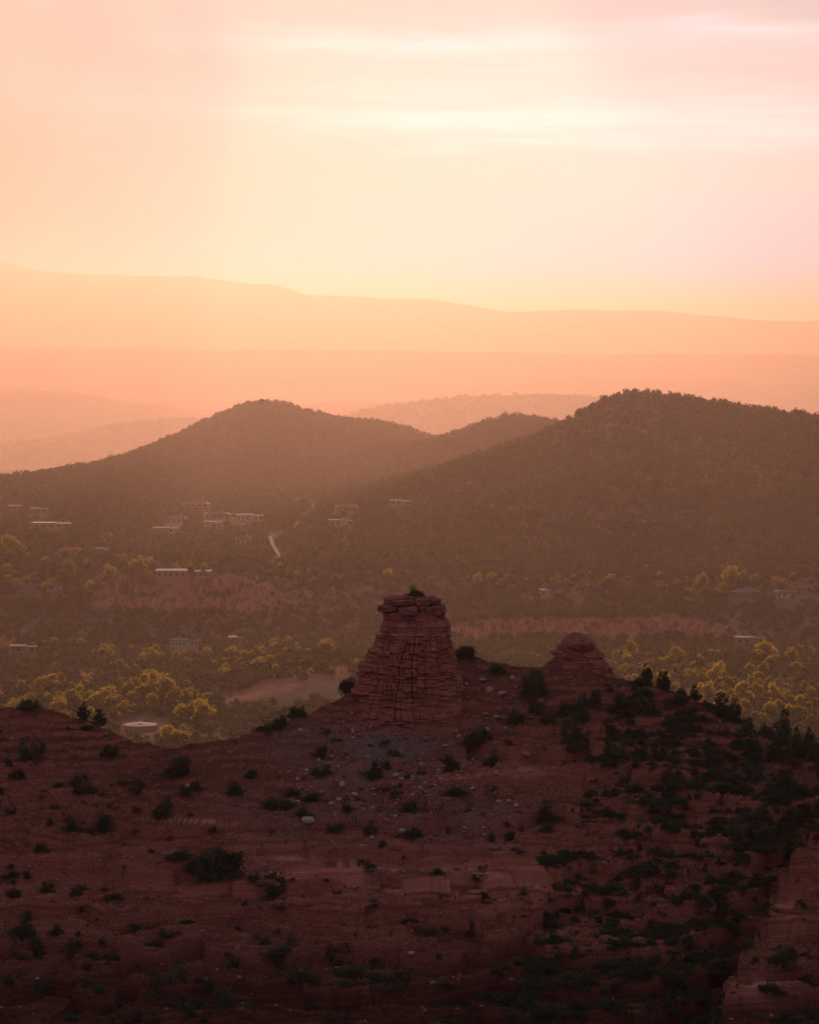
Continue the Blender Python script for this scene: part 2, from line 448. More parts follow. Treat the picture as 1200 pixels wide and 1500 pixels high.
princ(t, out, c, 0.97, 0.08, bump(t, hh, 0.9, 0.30))
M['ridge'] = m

# distant land: scrub green with red soil showing, bare rock where steep
m, t, out = new_mat('valley_land')
P, Nn = pos(t)
sepn = t.nodes.new('ShaderNodeSeparateXYZ'); t.links.new(Nn, sepn.inputs[0])
b1 = noise_node(t, P, 0.012, 6, 0.62)
b2 = noise_node(t, P, 0.08, 6, 0.7)
veg = ramp(t, math_node(t, 'ADD', math_node(t, 'MULTIPLY', b1, 0.55), math_node(t, 'MULTIPLY', b2, 0.45)),
           [(0.42, (0.32, 0.14, 0.11)), (0.50, (0.16, 0.105, 0.08)), (0.60, (0.10, 0.09, 0.07))])
b3 = noise_node(t, scaled(t, P, (1, 1, 0.15)), 0.35, 5, 0.7)
cliffc = ramp(t, b3, [(0.38, (0.09, 0.032, 0.027)), (0.50, (0.38, 0.120, 0.088)), (0.7, (0.52, 0.21, 0.16))])
c = mixc(t, ramp(t, sepn.outputs[2], [(0.74, 1.0), (0.90, 0.0)]), veg, cliffc)
c = mixc(t, attr(t, 'bare'), c, ramp(t, b2, [(0.35, (0.50, 0.135, 0.10)), (0.65, (0.66, 0.21, 0.155))]))
princ(t, out, c, 1.0, 0.0, bump(t, b2, 0.6, 1.5))
M['land'] = m
M['road'] = plain('road_dirt', (0.06, 0.036, 0.030), 0.95, 0.15, 0.3)

def leaf_mat(name, c1, c2, trans=0.45, ttint=(1.25, 1.15, 0.6)):
    m, t, out = new_mat(name)
    oi = t.nodes.new('ShaderNodeObjectInfo')
    g = t.nodes.new('ShaderNodeNewGeometry')
    c = mixc(t, math_node(t, 'ADD', math_node(t, 'MULTIPLY', oi.outputs['Random'], 0.6), math_node(t, 'MULTIPLY', g.outputs['Random Per Island'], 0.4)), c1, c2)
    d = t.nodes.new('ShaderNodeBsdfDiffuse'); t.links.new(c, d.inputs[0])
    tr = t.nodes.new('ShaderNodeBsdfTranslucent'); t.links.new(mixc(t, 1.0, c, ttint, 'MULTIPLY'), tr.inputs[0])
    mx = t.nodes.new('ShaderNodeMixShader'); mx.inputs[0].default_value = trans
    t.links.new(d.outputs[0], mx.inputs[1]); t.links.new(tr.outputs[0], mx.inputs[2])
    t.links.new(mx.outputs[0], out.inputs[0])
    return m
M['juniper'] = leaf_mat('juniper_leaf', (0.046, 0.054, 0.036), (0.085, 0.090, 0.056), 0.25)
M['grass'] = leaf_mat('dry_scrub_leaf', (0.07, 0.065, 0.045), (0.10, 0.085, 0.055), 0.3)
M['pinyon'] = leaf_mat('pinyon_leaf', (0.058, 0.058, 0.044), (0.105, 0.094, 0.068), 0.35)
M['cotton'] = leaf_mat('cottonwood_leaf', (0.085, 0.080, 0.034), (0.35, 0.275, 0.07), 0.55, (2.3, 1.95, 0.85))
M['bark'] = plain('bark', (0.10, 0.075, 0.06), 0.95, 0.3, 4)

# ------------------------------------------------------------------ terrain meshes
# the wide land: one sheet from the foot of the ridge to beyond the mountains
Yr = np.concatenate([np.arange(440, 950, 15.0), np.arange(950, 1380, 5.0), np.arange(1380, 1510, 2.0), np.arange(1510, 3200, 7.0), 3200 * 1.0105 ** np.arange(0, 220)])
ui = np.concatenate([-np.geomspace(1.6, 0.2, 22)[:-1], np.arange(-0.2, 0.2001, 0.0008), np.geomspace(0.2, 1.6, 22)[1:]])
UU, YY = np.meshgrid(ui, Yr)
XX = UU * YY
ZZ = land_h(XX, YY)
me = mesh_np('ground', np.stack([XX, YY, ZZ], -1).reshape(-1, 3), grid_faces(len(Yr), len(ui)), smooth=True)
PXX, PYY = project(XX, YY, ZZ)
bare = sstep(318, 345, PXX) * sstep(540, 505, PXX) * sstep(1010, 980, PYY - 28 * sstep(470, 320, PXX) ) * (YY < 1285) * (YY > 1000) * sstep(970, 982, PYY)
bare = bare * np.clip(0.75 + 1.2 * fbm(XX / 30, YY / 30, octv=3, seed=201), 0, 1)
add_attr(me, 'bare', np.clip(bare, 0, 1))
ground = link('ground', me, mats=[M['land']]); tag(ground, kind='structure')
# the plain below everything, out to the horizon on all sides
V = [(-58000, -3000, -310), (58000, -3000, -310), (58000, 58000, -310), (-58000, 58000, -310)]
base = link('plain', mesh_np('plain', V, [(0, 1, 2, 3)]), mats=[M['land']]); tag(base, kind='structure')

# the near ridge
xs = np.concatenate([np.arange(-120, -64, 2.0), np.arange(-64, 64.01, 0.22), np.arange(66, 122, 2.0)])
ys = np.concatenate([np.arange(250, 318, 1.0), np.arange(318, 450, 0.22), np.arange(450, 560, 2.5)])
XR, YR = np.meshgrid(xs, ys)
ZR = ridge_h(XR, YR)
ZR = np.maximum(ZR, -2.0)
me = mesh_np('ridge', np.stack([XR, YR, ZR], -1).reshape(-1, 3), grid_faces(len(ys), len(xs)), smooth=True)
RPX, RPY = project(XR, YR, ZR)
sc_n = fbm(XR / 9, YR / 9, octv=4, seed=301)
def blob(cx, cy, rx, ry): return np.exp(-((RPX - cx) / rx) ** 2 - ((RPY - cy) / ry) ** 2)
scree = blob(500, 1120, 90, 45) + blob(620, 1190, 110, 35) + blob(420, 1180, 70, 40) * 0.7 + blob(560, 1090, 90, 18) + blob(1110, 1140, 30, 20) * 0.8
scree = np.clip(scree * (0.75 + 1.4 * sc_n), 0, 1)
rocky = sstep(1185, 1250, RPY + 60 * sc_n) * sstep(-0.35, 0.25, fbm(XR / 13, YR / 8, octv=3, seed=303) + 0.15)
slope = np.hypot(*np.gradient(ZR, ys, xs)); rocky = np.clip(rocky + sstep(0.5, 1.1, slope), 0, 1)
path = np.zeros_like(ZR)
for pts in ([(232, 1201), (300, 1203), (380, 1212), (450, 1220)], [(360, 1255), (430, 1257), (480, 1266), (560, 1272), (700, 1275), (790, 1300)]):
    yy = np.interp(RPX, [p[0] for p in pts], [p[1] for p in pts], left=-999, right=-999)
    path = np.maximum(path, np.exp(-((RPY - yy - 3 * sc_n) / 2.0) ** 2) * np.clip(0.5 + 1.5 * fbm(XR / 4, YR / 4, octv=2, seed=305), 0, 0.8))
bench = blob(660, 1285, 150, 36) + blob(470, 1275, 120, 20) + 0.5 * blob(310, 1250, 110, 20) + 0.3 * blob(250, 1300, 160, 16) + 0.5 * blob(720, 1120, 160, 30) + 0.6 * blob(1110, 1440, 70, 30) + 0.5 * blob(1150, 1330, 50, 40)
bench = np.clip(bench * (0.55 + 1.8 * fbm(XR / 8, YR / 3.5, octv=4, seed=307)), 0, 0.9)
add_attr(me, 'bench', bench)
add_attr(me, 'scree', scree); add_attr(me, 'rocky', rocky); add_attr(me, 'path', path)
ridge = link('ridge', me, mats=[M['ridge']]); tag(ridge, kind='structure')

def grid_z(kind, x, Y):
    """height read off the meshes' own grids (bilinear)"""
    if kind == 'ridge': gx, gy, Z, q = xs, ys, ZR, x
    else: gx, gy, Z, q = ui, Yr, ZZ, x / Y
    i = np.clip(np.searchsorted(gx, q) - 1, 0, len(gx) - 2); j = np.clip(np.searchsorted(gy, Y) - 1, 0, len(gy) - 2)
    a = np.clip((q - gx[i]) / (gx[i + 1] - gx[i]), 0, 1); b = np.clip((Y - gy[j]) / (gy[j + 1] - gy[j]), 0, 1)
    return (Z[j, i] * (1 - a) + Z[j, i + 1] * a) * (1 - b) + (Z[j + 1, i] * (1 - a) + Z[j + 1, i + 1] * a) * b
def hit(px, py, kind, y0, y1, n=1500):
    """where the ray through a pixel first meets the ground"""
    u, v = ray(px, py)
    Y = np.linspace(y0, y1, n)
    d = CAM_Z + v * Y - grid_z(kind, u * Y, Y)
    if not (d < 0).any(): return None
    i = int(np.argmax(d < 0))
    if i > 0:
        a = d[i - 1] / (d[i - 1] - d[i] + 1e-9); Yh = Y[i - 1] + a * (Y[i] - Y[i - 1])
    else: Yh = Y[0]
    return Vector((float(u * Yh), float(Yh), float(grid_z(kind, np.array([u * Yh]), np.array([Yh]))[0])))

# unseen bank added to block the sun from the near ridge
cxs = np.concatenate([np.arange(-2200, -500, 50.0), np.arange(-500, 500, 12.0), np.arange(500, 2201, 50.0)]); cys = np.arange(3000, 6900, 40.0)
CX, CY = np.meshgrid(cxs, cys)
cn = fbm(CX / 420, CY / 520, octv=4, seed=611)
CB = 1000.0                                   # height of the blocker base
CS = CB / math.tan(SUN_EL)                    # how far its shadow is thrown
XG = CX - CS * math.tan(SUN_AZ)               # the ground strip each blocker column shades
edge = CS + 420 + 260 * sstep(85, 600, XG) - 420 * sstep(-80, -260, XG) + 150 * vnoise(XG / 110, XG * 0 + 0.5, seed=617) * (1 - sstep(-110, -75, XG) * sstep(110, 75, XG))
th = np.clip((edge - CY) / 260, -1, 1) + 0.45 * cn
th = np.minimum(th, np.clip((CY - 3150) / 250 + 0.5 * cn, -1, 1)) + 0.12
th = np.minimum(th, np.clip((2050 - np.abs(CX)) / 200, -1, 1))
hgt = 55 * np.sqrt(np.clip(th, 0, 1)) * (1 + 0.35 * fbm(CX / 130, CY / 130, octv=3, seed=613))
CZ = CB + 12 * fbm(CX / 300, CY / 300, octv=2, seed=615)
nv = CX.size
fc = grid_faces(len(cys), len(cxs))
keep = (th.ravel()[fc] > 0).any(1)
fc = fc[keep]
V = np.vstack([np.stack([CX, CY, CZ + hgt], -1).reshape(-1, 3), np.stack([CX, CY, CZ - 0.45 * hgt - 0.01], -1).reshape(-1, 3)])
m, t, out = new_mat('cloud')
d_ = t.nodes.new('ShaderNodeBsdfDiffuse'); d_.inputs[0].default_value = (0.85, 0.83, 0.82, 1)
t.links.new(d_.outputs[0], out.inputs[0]); M['cloud'] = m
cl_me = mesh_np('cloud_blocker', V, np.vstack([fc, fc[:, ::-1] + nv]), smooth=True)
tag(link('cloud_blocker', cl_me, mats=[M['cloud']]), kind='stuff')

# unseen thin strips added so their shadows draw faint shafts through the haze
tq = np.full(CX.shape, -1.0)
for x0, x1, y0, y1 in ((-225, -168, 1300, 2300), (-345, -285, 1300, 2400)):
    q = np.minimum(np.minimum((XG - x0) / 14, (x1 - XG) / 14), np.minimum((CY - CS - y0) / 150, (CS + y1 - CY) / 150))
    tq = np.maximum(tq, np.clip(q, -1, 1) + 0.45 * fbm(CX / 40, CY / 300, octv=3, seed=621))
hq = 30 * np.sqrt(np.clip(tq, 0, 1))
fq = grid_faces(len(cys), len(cxs)); fq = fq[(tq.ravel()[fq] > 0).any(1)]
V = np.vstack([np.stack([CX, CY, CZ + hq], -1).reshape(-1, 3), np.stack([CX, CY, CZ - 0.4 * hq - 0.01], -1).reshape(-1, 3)])
m, t, out = new_mat('blocker_thin')
d_ = t.nodes.new('ShaderNodeBsdfDiffuse'); d_.inputs[0].default_value = (0.85, 0.83, 0.82, 1)
tp_ = t.nodes.new('ShaderNodeBsdfTransparent'); mx_ = t.nodes.new('ShaderNodeMixShader'); mx_.inputs[0].default_value = 0.76
t.links.new(d_.outputs[0], mx_.inputs[1]); t.links.new(tp_.outputs[0], mx_.inputs[2]); t.links.new(mx_.outputs[0], out.inputs[0])
tag(link('shaft_blocker', mesh_np('shaft_blocker', V, np.vstack([fq, fq[:, ::-1] + nv]), smooth=True), mats=[m]), kind='stuff')
# ------------------------------------------------------------------ the butte
def lathe(name, hs, left, right, depth, n, disp, mats, expo=2.6, parent=None):
    """rings from a left/right outline; disp(theta, h, px, py) pushes the skin out or in"""
    th = np.linspace(0, 2 * math.pi, n, endpoint=False)
    ct, st = np.cos(th)[None, :], np.sin(th)[None, :]
    l, r = np.array(left)[:, None], np.array(right)[:, None]
    a = (r - l) / 2; cx = (r + l) / 2; b = a * depth
    rad = 1 / (np.abs(ct) ** expo + np.abs(st) ** expo) ** (1 / expo)
    X = a * rad * ct; Yv = b * rad * st
    H = np.array(hs)[:, None] + 0 * X
    d, dh = disp(th[None, :] + 0 * X, H, X, Yv)
    k = 1 + d / np.maximum(np.hypot(X, Yv), 0.4)
    X, Yv = X * k + cx, Yv * k
    H = H + dh
    V = np.stack([X, Yv, H], -1).reshape(-1, 3)
    Fq = grid_faces(len(hs), n, wrap=True)
    top = len(V)
    V = np.vstack([V, [[float(cx[-1, 0]), 0, hs[-1]]]])
    base_i = (len(hs) - 1) * n
    Fq = np.vstack([Fq, [[base_i + i, base_i + (i + 1) % n, top, top] for i in range(n)]])
    me = bpy.data.meshes.new(name)
    me.from_pydata([tuple(v) for v in V], [], [tuple(int(q) for q in (f if f[2] != f[3] else f[:3])) for f in Fq])
    me.update()
    o = link(name, me, parent, mats)
    return o, X, H
ZPX = 0.02175
BY = 427.0
bb = at(604.6, 1079, BY - 8)             # foot of the front face
butte = link('butte', None); butte.location = (bb.x, BY, bb.z)
tag(butte, 'tall red sandstone butte with stacked cap slabs standing on the dark ridge', 'butte')
OUT = [  # zoom height, left, right
    (1190, -510, 480), (1105, -498, 450), (1040, -488, 412), (980, -464, 385), (900, -425, 350), (840, -408, 335), (760, -378, 318), (700, -360, 306), (655, -352, 296), (640, -335, 288),
    (600, -312, 280), (560, -292, 272), (540, -276, 268), (505, -255, 264), (450, -243, 258), (425, -226, 258), (385, -212, 262), (372, -203, 250), (345, -200, 225), (318, -198, 206), (296, -194, 200)]
hts = np.array([(1105 - o[0]) * ZPX for o in OUT]); lf = np.array([o[1] * ZPX for o in OUT]); rt = np.array([o[2] * ZPX for o in OUT])
hs = np.arange(hts[0], hts[-1] + 0.01, 0.085)
HTOP = hts[-1]
lev = np.cumsum(0.3 + 1.6 * rng.random(60) ** 1.6) - 2.5
def butte_disp(th, H, X, Yv):
    # joints: deep vertical cracks that wander a little with height
    wid = np.max(np.abs(X), axis=1, keepdims=True)
    per = 4.6 * X / wid + 2.0 * Yv / wid + 0.30 * fbm(X * 0.3, H * 0.25, octv=2, seed=401)
    jc = vnoise(per * 1.05, H * 0.05, seed=403)
    col = np.abs(jc)
    col2 = np.abs(vnoise(per * 2.6 + 7, H * 0.14, seed=405))
    cid = np.floor(per * 1.1 + 0.3 * jc)
    big = fbm(X * 0.22, Yv * 0.22, H * 0.15, octv=3, seed=407)
    hw = H + 0.9 * _hash(cid, cid * 0 + 2, cid * 0, 409) + 0.35 * fbm(X * 0.4, Yv * 0.4, H * 0.4, octv=3, seed=411)
    i = np.searchsorted(lev, hw.ravel()).reshape(hw.shape)
    led = _hash(i, i * 0 + 3, cid, 417) - 0.5
    gap = np.minimum(np.abs(hw - lev[np.clip(i, 0, 59)]), np.abs(hw - lev[np.clip(i - 1, 0, 59)]))
    fine = fbm(X * 1.1, Yv * 1.1, H * 2.6, octv=4, seed=421)
    d = 0.55 * big - 0.55 * np.exp(-(col / 0.09) ** 2) - 0.28 * np.exp(-(col2 / 0.09) ** 2) + 0.80 * led - 0.42 * np.exp(-(gap / 0.07) ** 2) + 0.30 * fine
    amp = np.clip((HTOP + 0.4 - H) / 6, 0.35, 1)
    crumb = np.exp(-((H - 14.35) / 0.16) ** 2) + 0.7 * np.exp(-((H - 15.6) / 0.14) ** 2)
    return d * amp + 0.22 * crumb, 0.04 * fine
body, BX, BH = lathe('shaft', hs, np.interp(hs, hts, lf), np.interp(hs, hts, rt), 0.80, 460, butte_disp, [M['butte']], parent=butte)
v = np.array([q.co for q in body.data.vertices])
pl = np.exp(-((v[:, 2] - 14.35 - 0.18 * vnoise(v[:, 0] * 0.6, v[:, 1] * 0.6, seed=431)) / 0.17) ** 2) * np.clip(0.45 + 1.3 * vnoise(v[:, 0] * 0.8, v[:, 1] * 0.8, seed=433), 0, 1)
pl = pl + 0.5 * np.exp(-((v[:, 2] - 15.65) / 0.12) ** 2) * np.clip(0.3 + 1.3 * vnoise(v[:, 0] * 0.9, v[:, 1] * 0.9, seed=435), 0, 1)
add_attr(body.data, 'pale', np.clip(pl, 0, 1))

def rock_mesh(name, sx, sy, sz, seed, boxy=3.5, rough=0.12, n=22, nf=1.0):
    """a rounded block: superellipsoid roughened by noise"""
    th = np.linspace(0, 2 * math.pi, n * 2, endpoint=False)[None, :]; ph = np.linspace(-math.pi / 2, math.pi / 2, n)[:, None]
    X = np.cos(ph) * np.cos(th); Y = np.cos(ph) * np.sin(th); Z = np.sin(ph) + 0 * th
    k = (np.abs(X) ** boxy + np.abs(Y) ** boxy + np.abs(Z) ** boxy) ** (-1 / boxy)
    X, Y, Z = X * k, Y * k, Z * k
    d = 1 + rough * fbm(X * 1.5 * nf + seed, Y * 1.5 * nf, Z * 1.5 * nf, octv=4, seed=seed) * 1.6
    V = np.stack([X * d * sx, Y * d * sy, Z * d * sz], -1).reshape(-1, 3)
    return mesh_np(name, V, grid_faces(n, 2 * n, wrap=True), smooth=True)
def slab(x, y, zc, sx, sy, sz, seed, rot=0.0, parent=butte, name='cap_slab', boxy=5.0, rough=0.10):
    o = link(name, rock_mesh(name, sx, sy, sz, seed, boxy, rough, 30, 2.0), parent, [M['cap']])
    o.location = (x, y, zc); o.rotation_euler = (rng.uniform(-.03, .03), rng.uniform(-.03, .03), rot)
    return o
def zx(xz): return (xz - 575) * ZPX
def zh(yz): return (1105 - yz) * ZPX
# lower tier: rounded blocks; upper tier: wider slabs
CAPS = [  # left, right, top, bottom in outline units, then distance in front of the axis, half depth
    (346, 478, 252, 302, -1.3, 1.6), (486, 612, 256, 315, -2.4, 1.8), (474, 492, 262, 300, -1.5, 1.0), (618, 668, 254, 305, -1.7, 1.5), (664, 704, 262, 309, -2.2, 1.3), (708, 797, 252, 321, -1.5, 1.7), (370, 520, 254, 303, 1.5, 1.8), (520, 650, 252, 300, 2.0, 1.8), (650, 785, 256, 306, 1.3, 1.8), (480, 680, 256, 304, 0.0, 1.8),
    (384, 446, 206, 249, -0.4, 1.3), (440, 560, 216, 252, -1.6, 1.5), (548, 600, 210, 253, -1.1, 1.4), (594, 690, 204, 254, -1.3, 1.6), (686, 762, 210, 247, -0.5, 1.5), (420, 560, 203, 254, 0.9, 1.9), (560, 650, 196, 254, 0.6, 1.6), (640, 735, 204, 252, 1.0, 1.8),
    (520, 610, 196, 214, -0.5, 1.1), (600, 660, 192, 212, 0.2, 1.0), (470, 520, 205, 216, -1.2, .6), (655, 700, 203, 215, -0.8, .6)]
for i, (x0, x1, y0, y1, dy, dd) in enumerate(CAPS):
    o = slab(zx((x0 + x1) / 2), dy, zh((y0 + y1) / 2), (x1 - x0) / 2 * ZPX * 1.02, dd, (y1 - y0) / 2 * ZPX * 1.04, 500 + i, rng.uniform(-.14, .14), boxy=(4, 6, 7, 5)[i % 4], rough=(0.15, 0.11, 0.18)[i % 3])
    o.rotation_euler = (rng.uniform(-.05, .05), rng.uniform(-.05, .05), o.rotation_euler[2])
# the small layered knoll
KY = 440.0
kb = at(845, 992, KY - 3)
knoll = link('rock_knoll', None); knoll.location = (kb.x, KY, kb.z)
tag(knoll, 'small cone shaped red knoll of thin rock ledges on the ridge crest', 'rock knoll')
KP = [(-2.5, -62, 64), (0, -56, 58), (1.0, -44, 50), (2.2, -38, 43), (2.3, -36, 40), (3.6, -31, 34), (4.6, -25, 28), (5.4, -19, 22), (6.0, -13, 15), (6.35, -8, 8), (6.5, -4, 3)]
kh = np.array([k[0] for k in KP]); kl = np.array([k[1] for k in KP]) * 0.1035; kr = np.array([k[2] for k in KP]) * 0.1035
khs = np.arange(kh[0], kh[-1] + 0.01, 0.055)
klev = np.cumsum(0.12 + 0.9 * rng.random(60) ** 2.5) - 2.5
def knoll_disp(th, H, X, Yv):
    hw = H + 0.30 * fbm(X * 0.5, Yv * 0.5, H * 0.6, octv=3, seed=441)
    i = np.searchsorted(klev, hw.ravel()).reshape(hw.shape)
    led = _hash(i, i * 0 + 1, np.floor(th * 2.5), 443) - 0.5
    gap = np.minimum(np.abs(hw - klev[np.clip(i, 0, 59)]), np.abs(hw - klev[np.clip(i - 1, 0, 59)]))
    amp = np.clip((6.6 - H) / 2.5, 0.2, 1)
    return (0.60 * led - 0.22 * np.exp(-(gap / 0.05) ** 2) - 0.45 * np.exp(-(np.abs(vnoise(th * 2.6, H * 0.25, seed=447)) / 0.07) ** 2) + 1.15 * fbm(X * .6, Yv * .6, H * .8, octv=4, seed=445)) * amp, 0 * H
kbody, _, _ = lathe('rock_ledges', khs, np.interp(khs, kh, kl), np.interp(khs, kh, kr), 0.9, 260, knoll_disp, [M['butte']], 2.2, knoll)

# ------------------------------------------------------------------ plants: mesh makers
def tris_from(centers, size, nrm_bias=0.0, seed=0, aspect=0.6):
    g = np.random.default_rng(seed)
    n = len(centers)
    a = g.normal(size=(n, 3)); a /= np.linalg.norm(a, axis=1)[:, None]
    b = g.normal(size=(n, 3)); b -= (b * a).sum(1)[:, None] * a; b /= np.linalg.norm(b, axis=1)[:, None]
    s = size * g.uniform(0.6, 1.3, n)[:, None]
    p0, p1, p2, p3 = centers - a * s, centers + b * s * aspect, centers + a * s, centers - b * s * aspect
    V = np.stack([p0, p1, p2, p3], 1).reshape(-1, 3)
    Fq = np.arange(4 * n).reshape(-1, 4)
    return V, Fq
def crown_pts(seed, n_cl, per, rx, rz, z0, cl_r, shape='round', gaps=0.25):
    """leaf positions: clumps scattered through an uneven crown"""
    g = np.random.default_rng(seed)
    pts = []
    while len(pts) < n_cl:
        p = g.uniform(-1, 1, 3)
        r = np.linalg.norm(p)
        if r > 1: continue
        if shape == 'round':
            if r < 0.45: continue
            k = 0.82 + 0.35 * float(vnoise(p[0] * 2 + seed, p[1] * 2, p[2] * 2, seed))
            if r > k: continue
        elif shape == 'cone':
            hh = (p[2] + 1) / 2
            if math.hypot(p[0], p[1]) > (1 - hh) ** 0.8 * (0.85 + 0.3 * float(vnoise(p[2] * 5, p[0] * 2, seed=seed))) + 0.06: continue
        elif shape == 'flat':
            if p[2] < -0.35: continue
            k = 0.85 + 0.4 * float(vnoise(p[0] * 2 + seed, p[1] * 2, p[2] * 2, seed))
            if r > k: continue
        if float(vnoise(p[0] * 2.6 + 9, p[1] * 2.6 + seed, p[2] * 2.6, seed + 5)) < -1 + 2 * gaps * 0.8: continue
        pts.append(p)
    pts = np.array(pts) * [rx, rx, rz] + [0, 0, z0]
    sz = g.uniform(0.6, 1.25, len(pts))
    leaf = np.repeat(pts, per, 0) + g.normal(size=(len(pts) * per, 3)) * (cl_r * np.repeat(sz, per))[:, None] * [1, 1, 0.8]
    return leaf
def tube(V, Fc, p0, p1, r0, r1, n=6):
    p0, p1 = np.array(p0, float), np.array(p1, float)
    d = p1 - p0; d /= np.linalg.norm(d) + 1e-9
    a = np.cross(d, [0.3, 1, 0.1]); a /= np.linalg.norm(a); b = np.cross(d, a)
    k = len(V)
    for p, r in ((p0, r0), (p1, r1)):
        for i in range(n):
            an = 2 * math.pi * i / n
            V.append(tuple(p + r * (math.cos(an) * a + math.sin(an) * b)))
    for i in range(n):
        Fc.append((k + i, k + (i + 1) % n, k + n + (i + 1) % n, k + n + i))
def trunk_mesh(name, h, r, seed, limbs=5, spread=0.5):
    g = np.random.default_rng(seed)
    V, Fc = [], []
    p = np.array([0, 0, -0.3]); rad = r
    for i in range(4):
        q = p + np.array([g.normal() * h * .04, g.normal() * h * .04, (h + .3) / 4])
        tube(V, Fc, p, q, rad, rad * .75, 7); p, rad = q, rad * .75
    for i in range(limbs):
        z = h * g.uniform(0.35, 0.95); an = g.uniform(0, 6.283)
        L = h * spread * g.uniform(.6, 1.1)
        s = np.array([0, 0, z]); mid = s + np.array([math.cos(an) * L * .5, math.sin(an) * L * .5, L * .35]); e = mid + np.array([math.cos(an + .3) * L * .5, math.sin(an + .3) * L * .5, L * .5])
        tube(V, Fc, s, mid, r * .42, r * .28, 5); tube(V, Fc, mid, e, r * .28, r * .1, 5)
    me = bpy.data.meshes.new(name); me.from_pydata(V, [], Fc); me.materials.append(M['bark']); me.update()
    return me
def leaf_mesh(name, pts, size, mat, seed, aspect=0.6):
    me = mesh_np(name, *tris_from(pts, size, seed=seed, aspect=aspect)); me.materials.append(mat)
    return me
# unit plants are built one metre tall and one metre wide, copies are scaled
VAR = {}
def kind_variants(key, n, mk): VAR[key] = [mk(i) for i in range(n)]
def bush_v(i):
    g = np.random.default_rng(620 + i)
    parts = []
    for k in range(3 + i % 3):
        r = g.uniform(0.16, 0.34); cx_, cy_ = g.uniform(-0.5 + r, 0.5 - r, 2); hz_ = g.uniform(0.35, 0.98)
        q = crown_pts(600 + i * 10 + k, int(26 + 170 * r * r * 3), 9, r, hz_ * 0.42, hz_ * 0.5, 0.05, ('flat', 'round', 'cone')[(i + k) % 3], 0.32)
        parts.append(q + [cx_, cy_, 0])
    low = crown_pts(640 + i, 60, 8, 0.50, 0.16, 0.14, 0.06, 'round', 0.4)
    low[:, 0] *= 1.15
    return leaf_mesh('foliage', np.vstack(parts + [low]), 0.042, M['juniper'], i, 0.45), trunk_mesh('stem', 0.75, 0.03, 60 + i, 9, 0.55)
kind_variants('bush', 9, bush_v)
def conifer_v(i):
    pts = crown_pts(660 + i, 150, 10, 0.50, 0.50, 0.52, 0.050, 'cone', 0.25)
    return leaf_mesh('crown', pts, 0.042, M['juniper'], i), trunk_mesh('trunk', 0.9, 0.03, 80 + i, 6, 0.25)
kind_variants('conifer', 3, conifer_v)
def cotton_v(i):
    g = np.random.default_rng(700 + i)
    parts = []
    for k in range(4 + i % 4):
        r = g.uniform(0.14, 0.30); an = g.uniform(0, 6.28); off = g.uniform(0.05, 0.5 - r * 0.8)
        zc_ = g.uniform(0.34, 0.90 - r * 0.3)
        q = crown_pts(700 + i * 11 + k, int(18 + 420 * r * r), 10, r, r * g.uniform(0.6, 1.1), zc_, 0.045, ('flat', 'round', 'cone', 'round')[(i + k) % 4], 0.4)
        parts.append(q + [off * math.cos(an), off * math.sin(an), 0])
    return leaf_mesh('crown', np.vstack(parts), 0.040, M['cotton'], i, 0.55), trunk_mesh('trunk', 0.7, 0.026, 90 + i, 8, 0.5)
kind_variants('cotton', 9, cotton_v)
def pinyon_v(i):
    pts = crown_pts(740 + i, 16, 4, 0.44, 0.42, 0.50, 0.10, ('round', 'cone', 'flat', 'round')[i % 4], 0.2)
    return leaf_mesh('crown', pts, 0.13, M['pinyon'], i, 0.7), trunk_mesh('trunk', 0.4, 0.05, 95 + i, 0, 0.4)
kind_variants('pinyon', 4, pinyon_v)
def grass_v(i):
    pts = crown_pts(780 + i, 24, 6, 0.46, 0.35, 0.34, 0.10, 'flat', 0.25)
    return leaf_mesh('foliage', pts, 0.075, M['grass'], i), None
kind_variants('grass', 3, grass_v)

def plant(kind, var, loc, width, height, names, label, cat, group, rot=None):
    leaves, wood = VAR[kind][var]
    root = link(names[0], None)
    root.location = loc
    root.rotation_euler = (0, 0, rng.uniform(0, 6.28) if rot is None else rot)
    root.scale = (width, width, height)
    tag(root, label, cat, group)
    f = bpy.data.objects.new(names[1], leaves); C.objects.link(f); f.parent = root
    if wood:
        s = bpy.data.objects.new(names[2], wood); C.objects.link(s); s.parent = root
    return root

# ------------------------------------------------------------------ giving look-alikes a place each
ORD = ['first', 'second', 'third', 'fourth', 'fifth', 'sixth', 'seventh', 'eighth', 'ninth', 'tenth', 'eleventh', 'twelfth',
       'thirteenth', 'fourteenth', 'fifteenth', 'sixteenth', 'seventeenth', 'eighteenth', 'nineteenth', 'twentieth']
def name_places(items, marks, look, tail='counted from the left'):
    """items: (px, py, w); each gets look + the nearest landmark + its order there"""
    cells = {}
    for i, (px, py, wd) in enumerate(items):
        j = min(range(len(marks)), key=lambda k: ((px - marks[k][0]) / 1.0) ** 2 + ((py - marks[k][1]) * 1.3) ** 2)
        cells.setdefault((j, look(wd)), []).append((px, i))
    out = [None] * len(items)
    for (j, lk), lst in cells.items():
        lst.sort()
        for k, (px, i) in enumerate(lst):
            if len(lst) == 1: out[i] = f"{lk} {marks[j][2]}"
            else: out[i] = f"{ORD[min(k, 19)]} {lk} {marks[j][2]} from left"
    return out

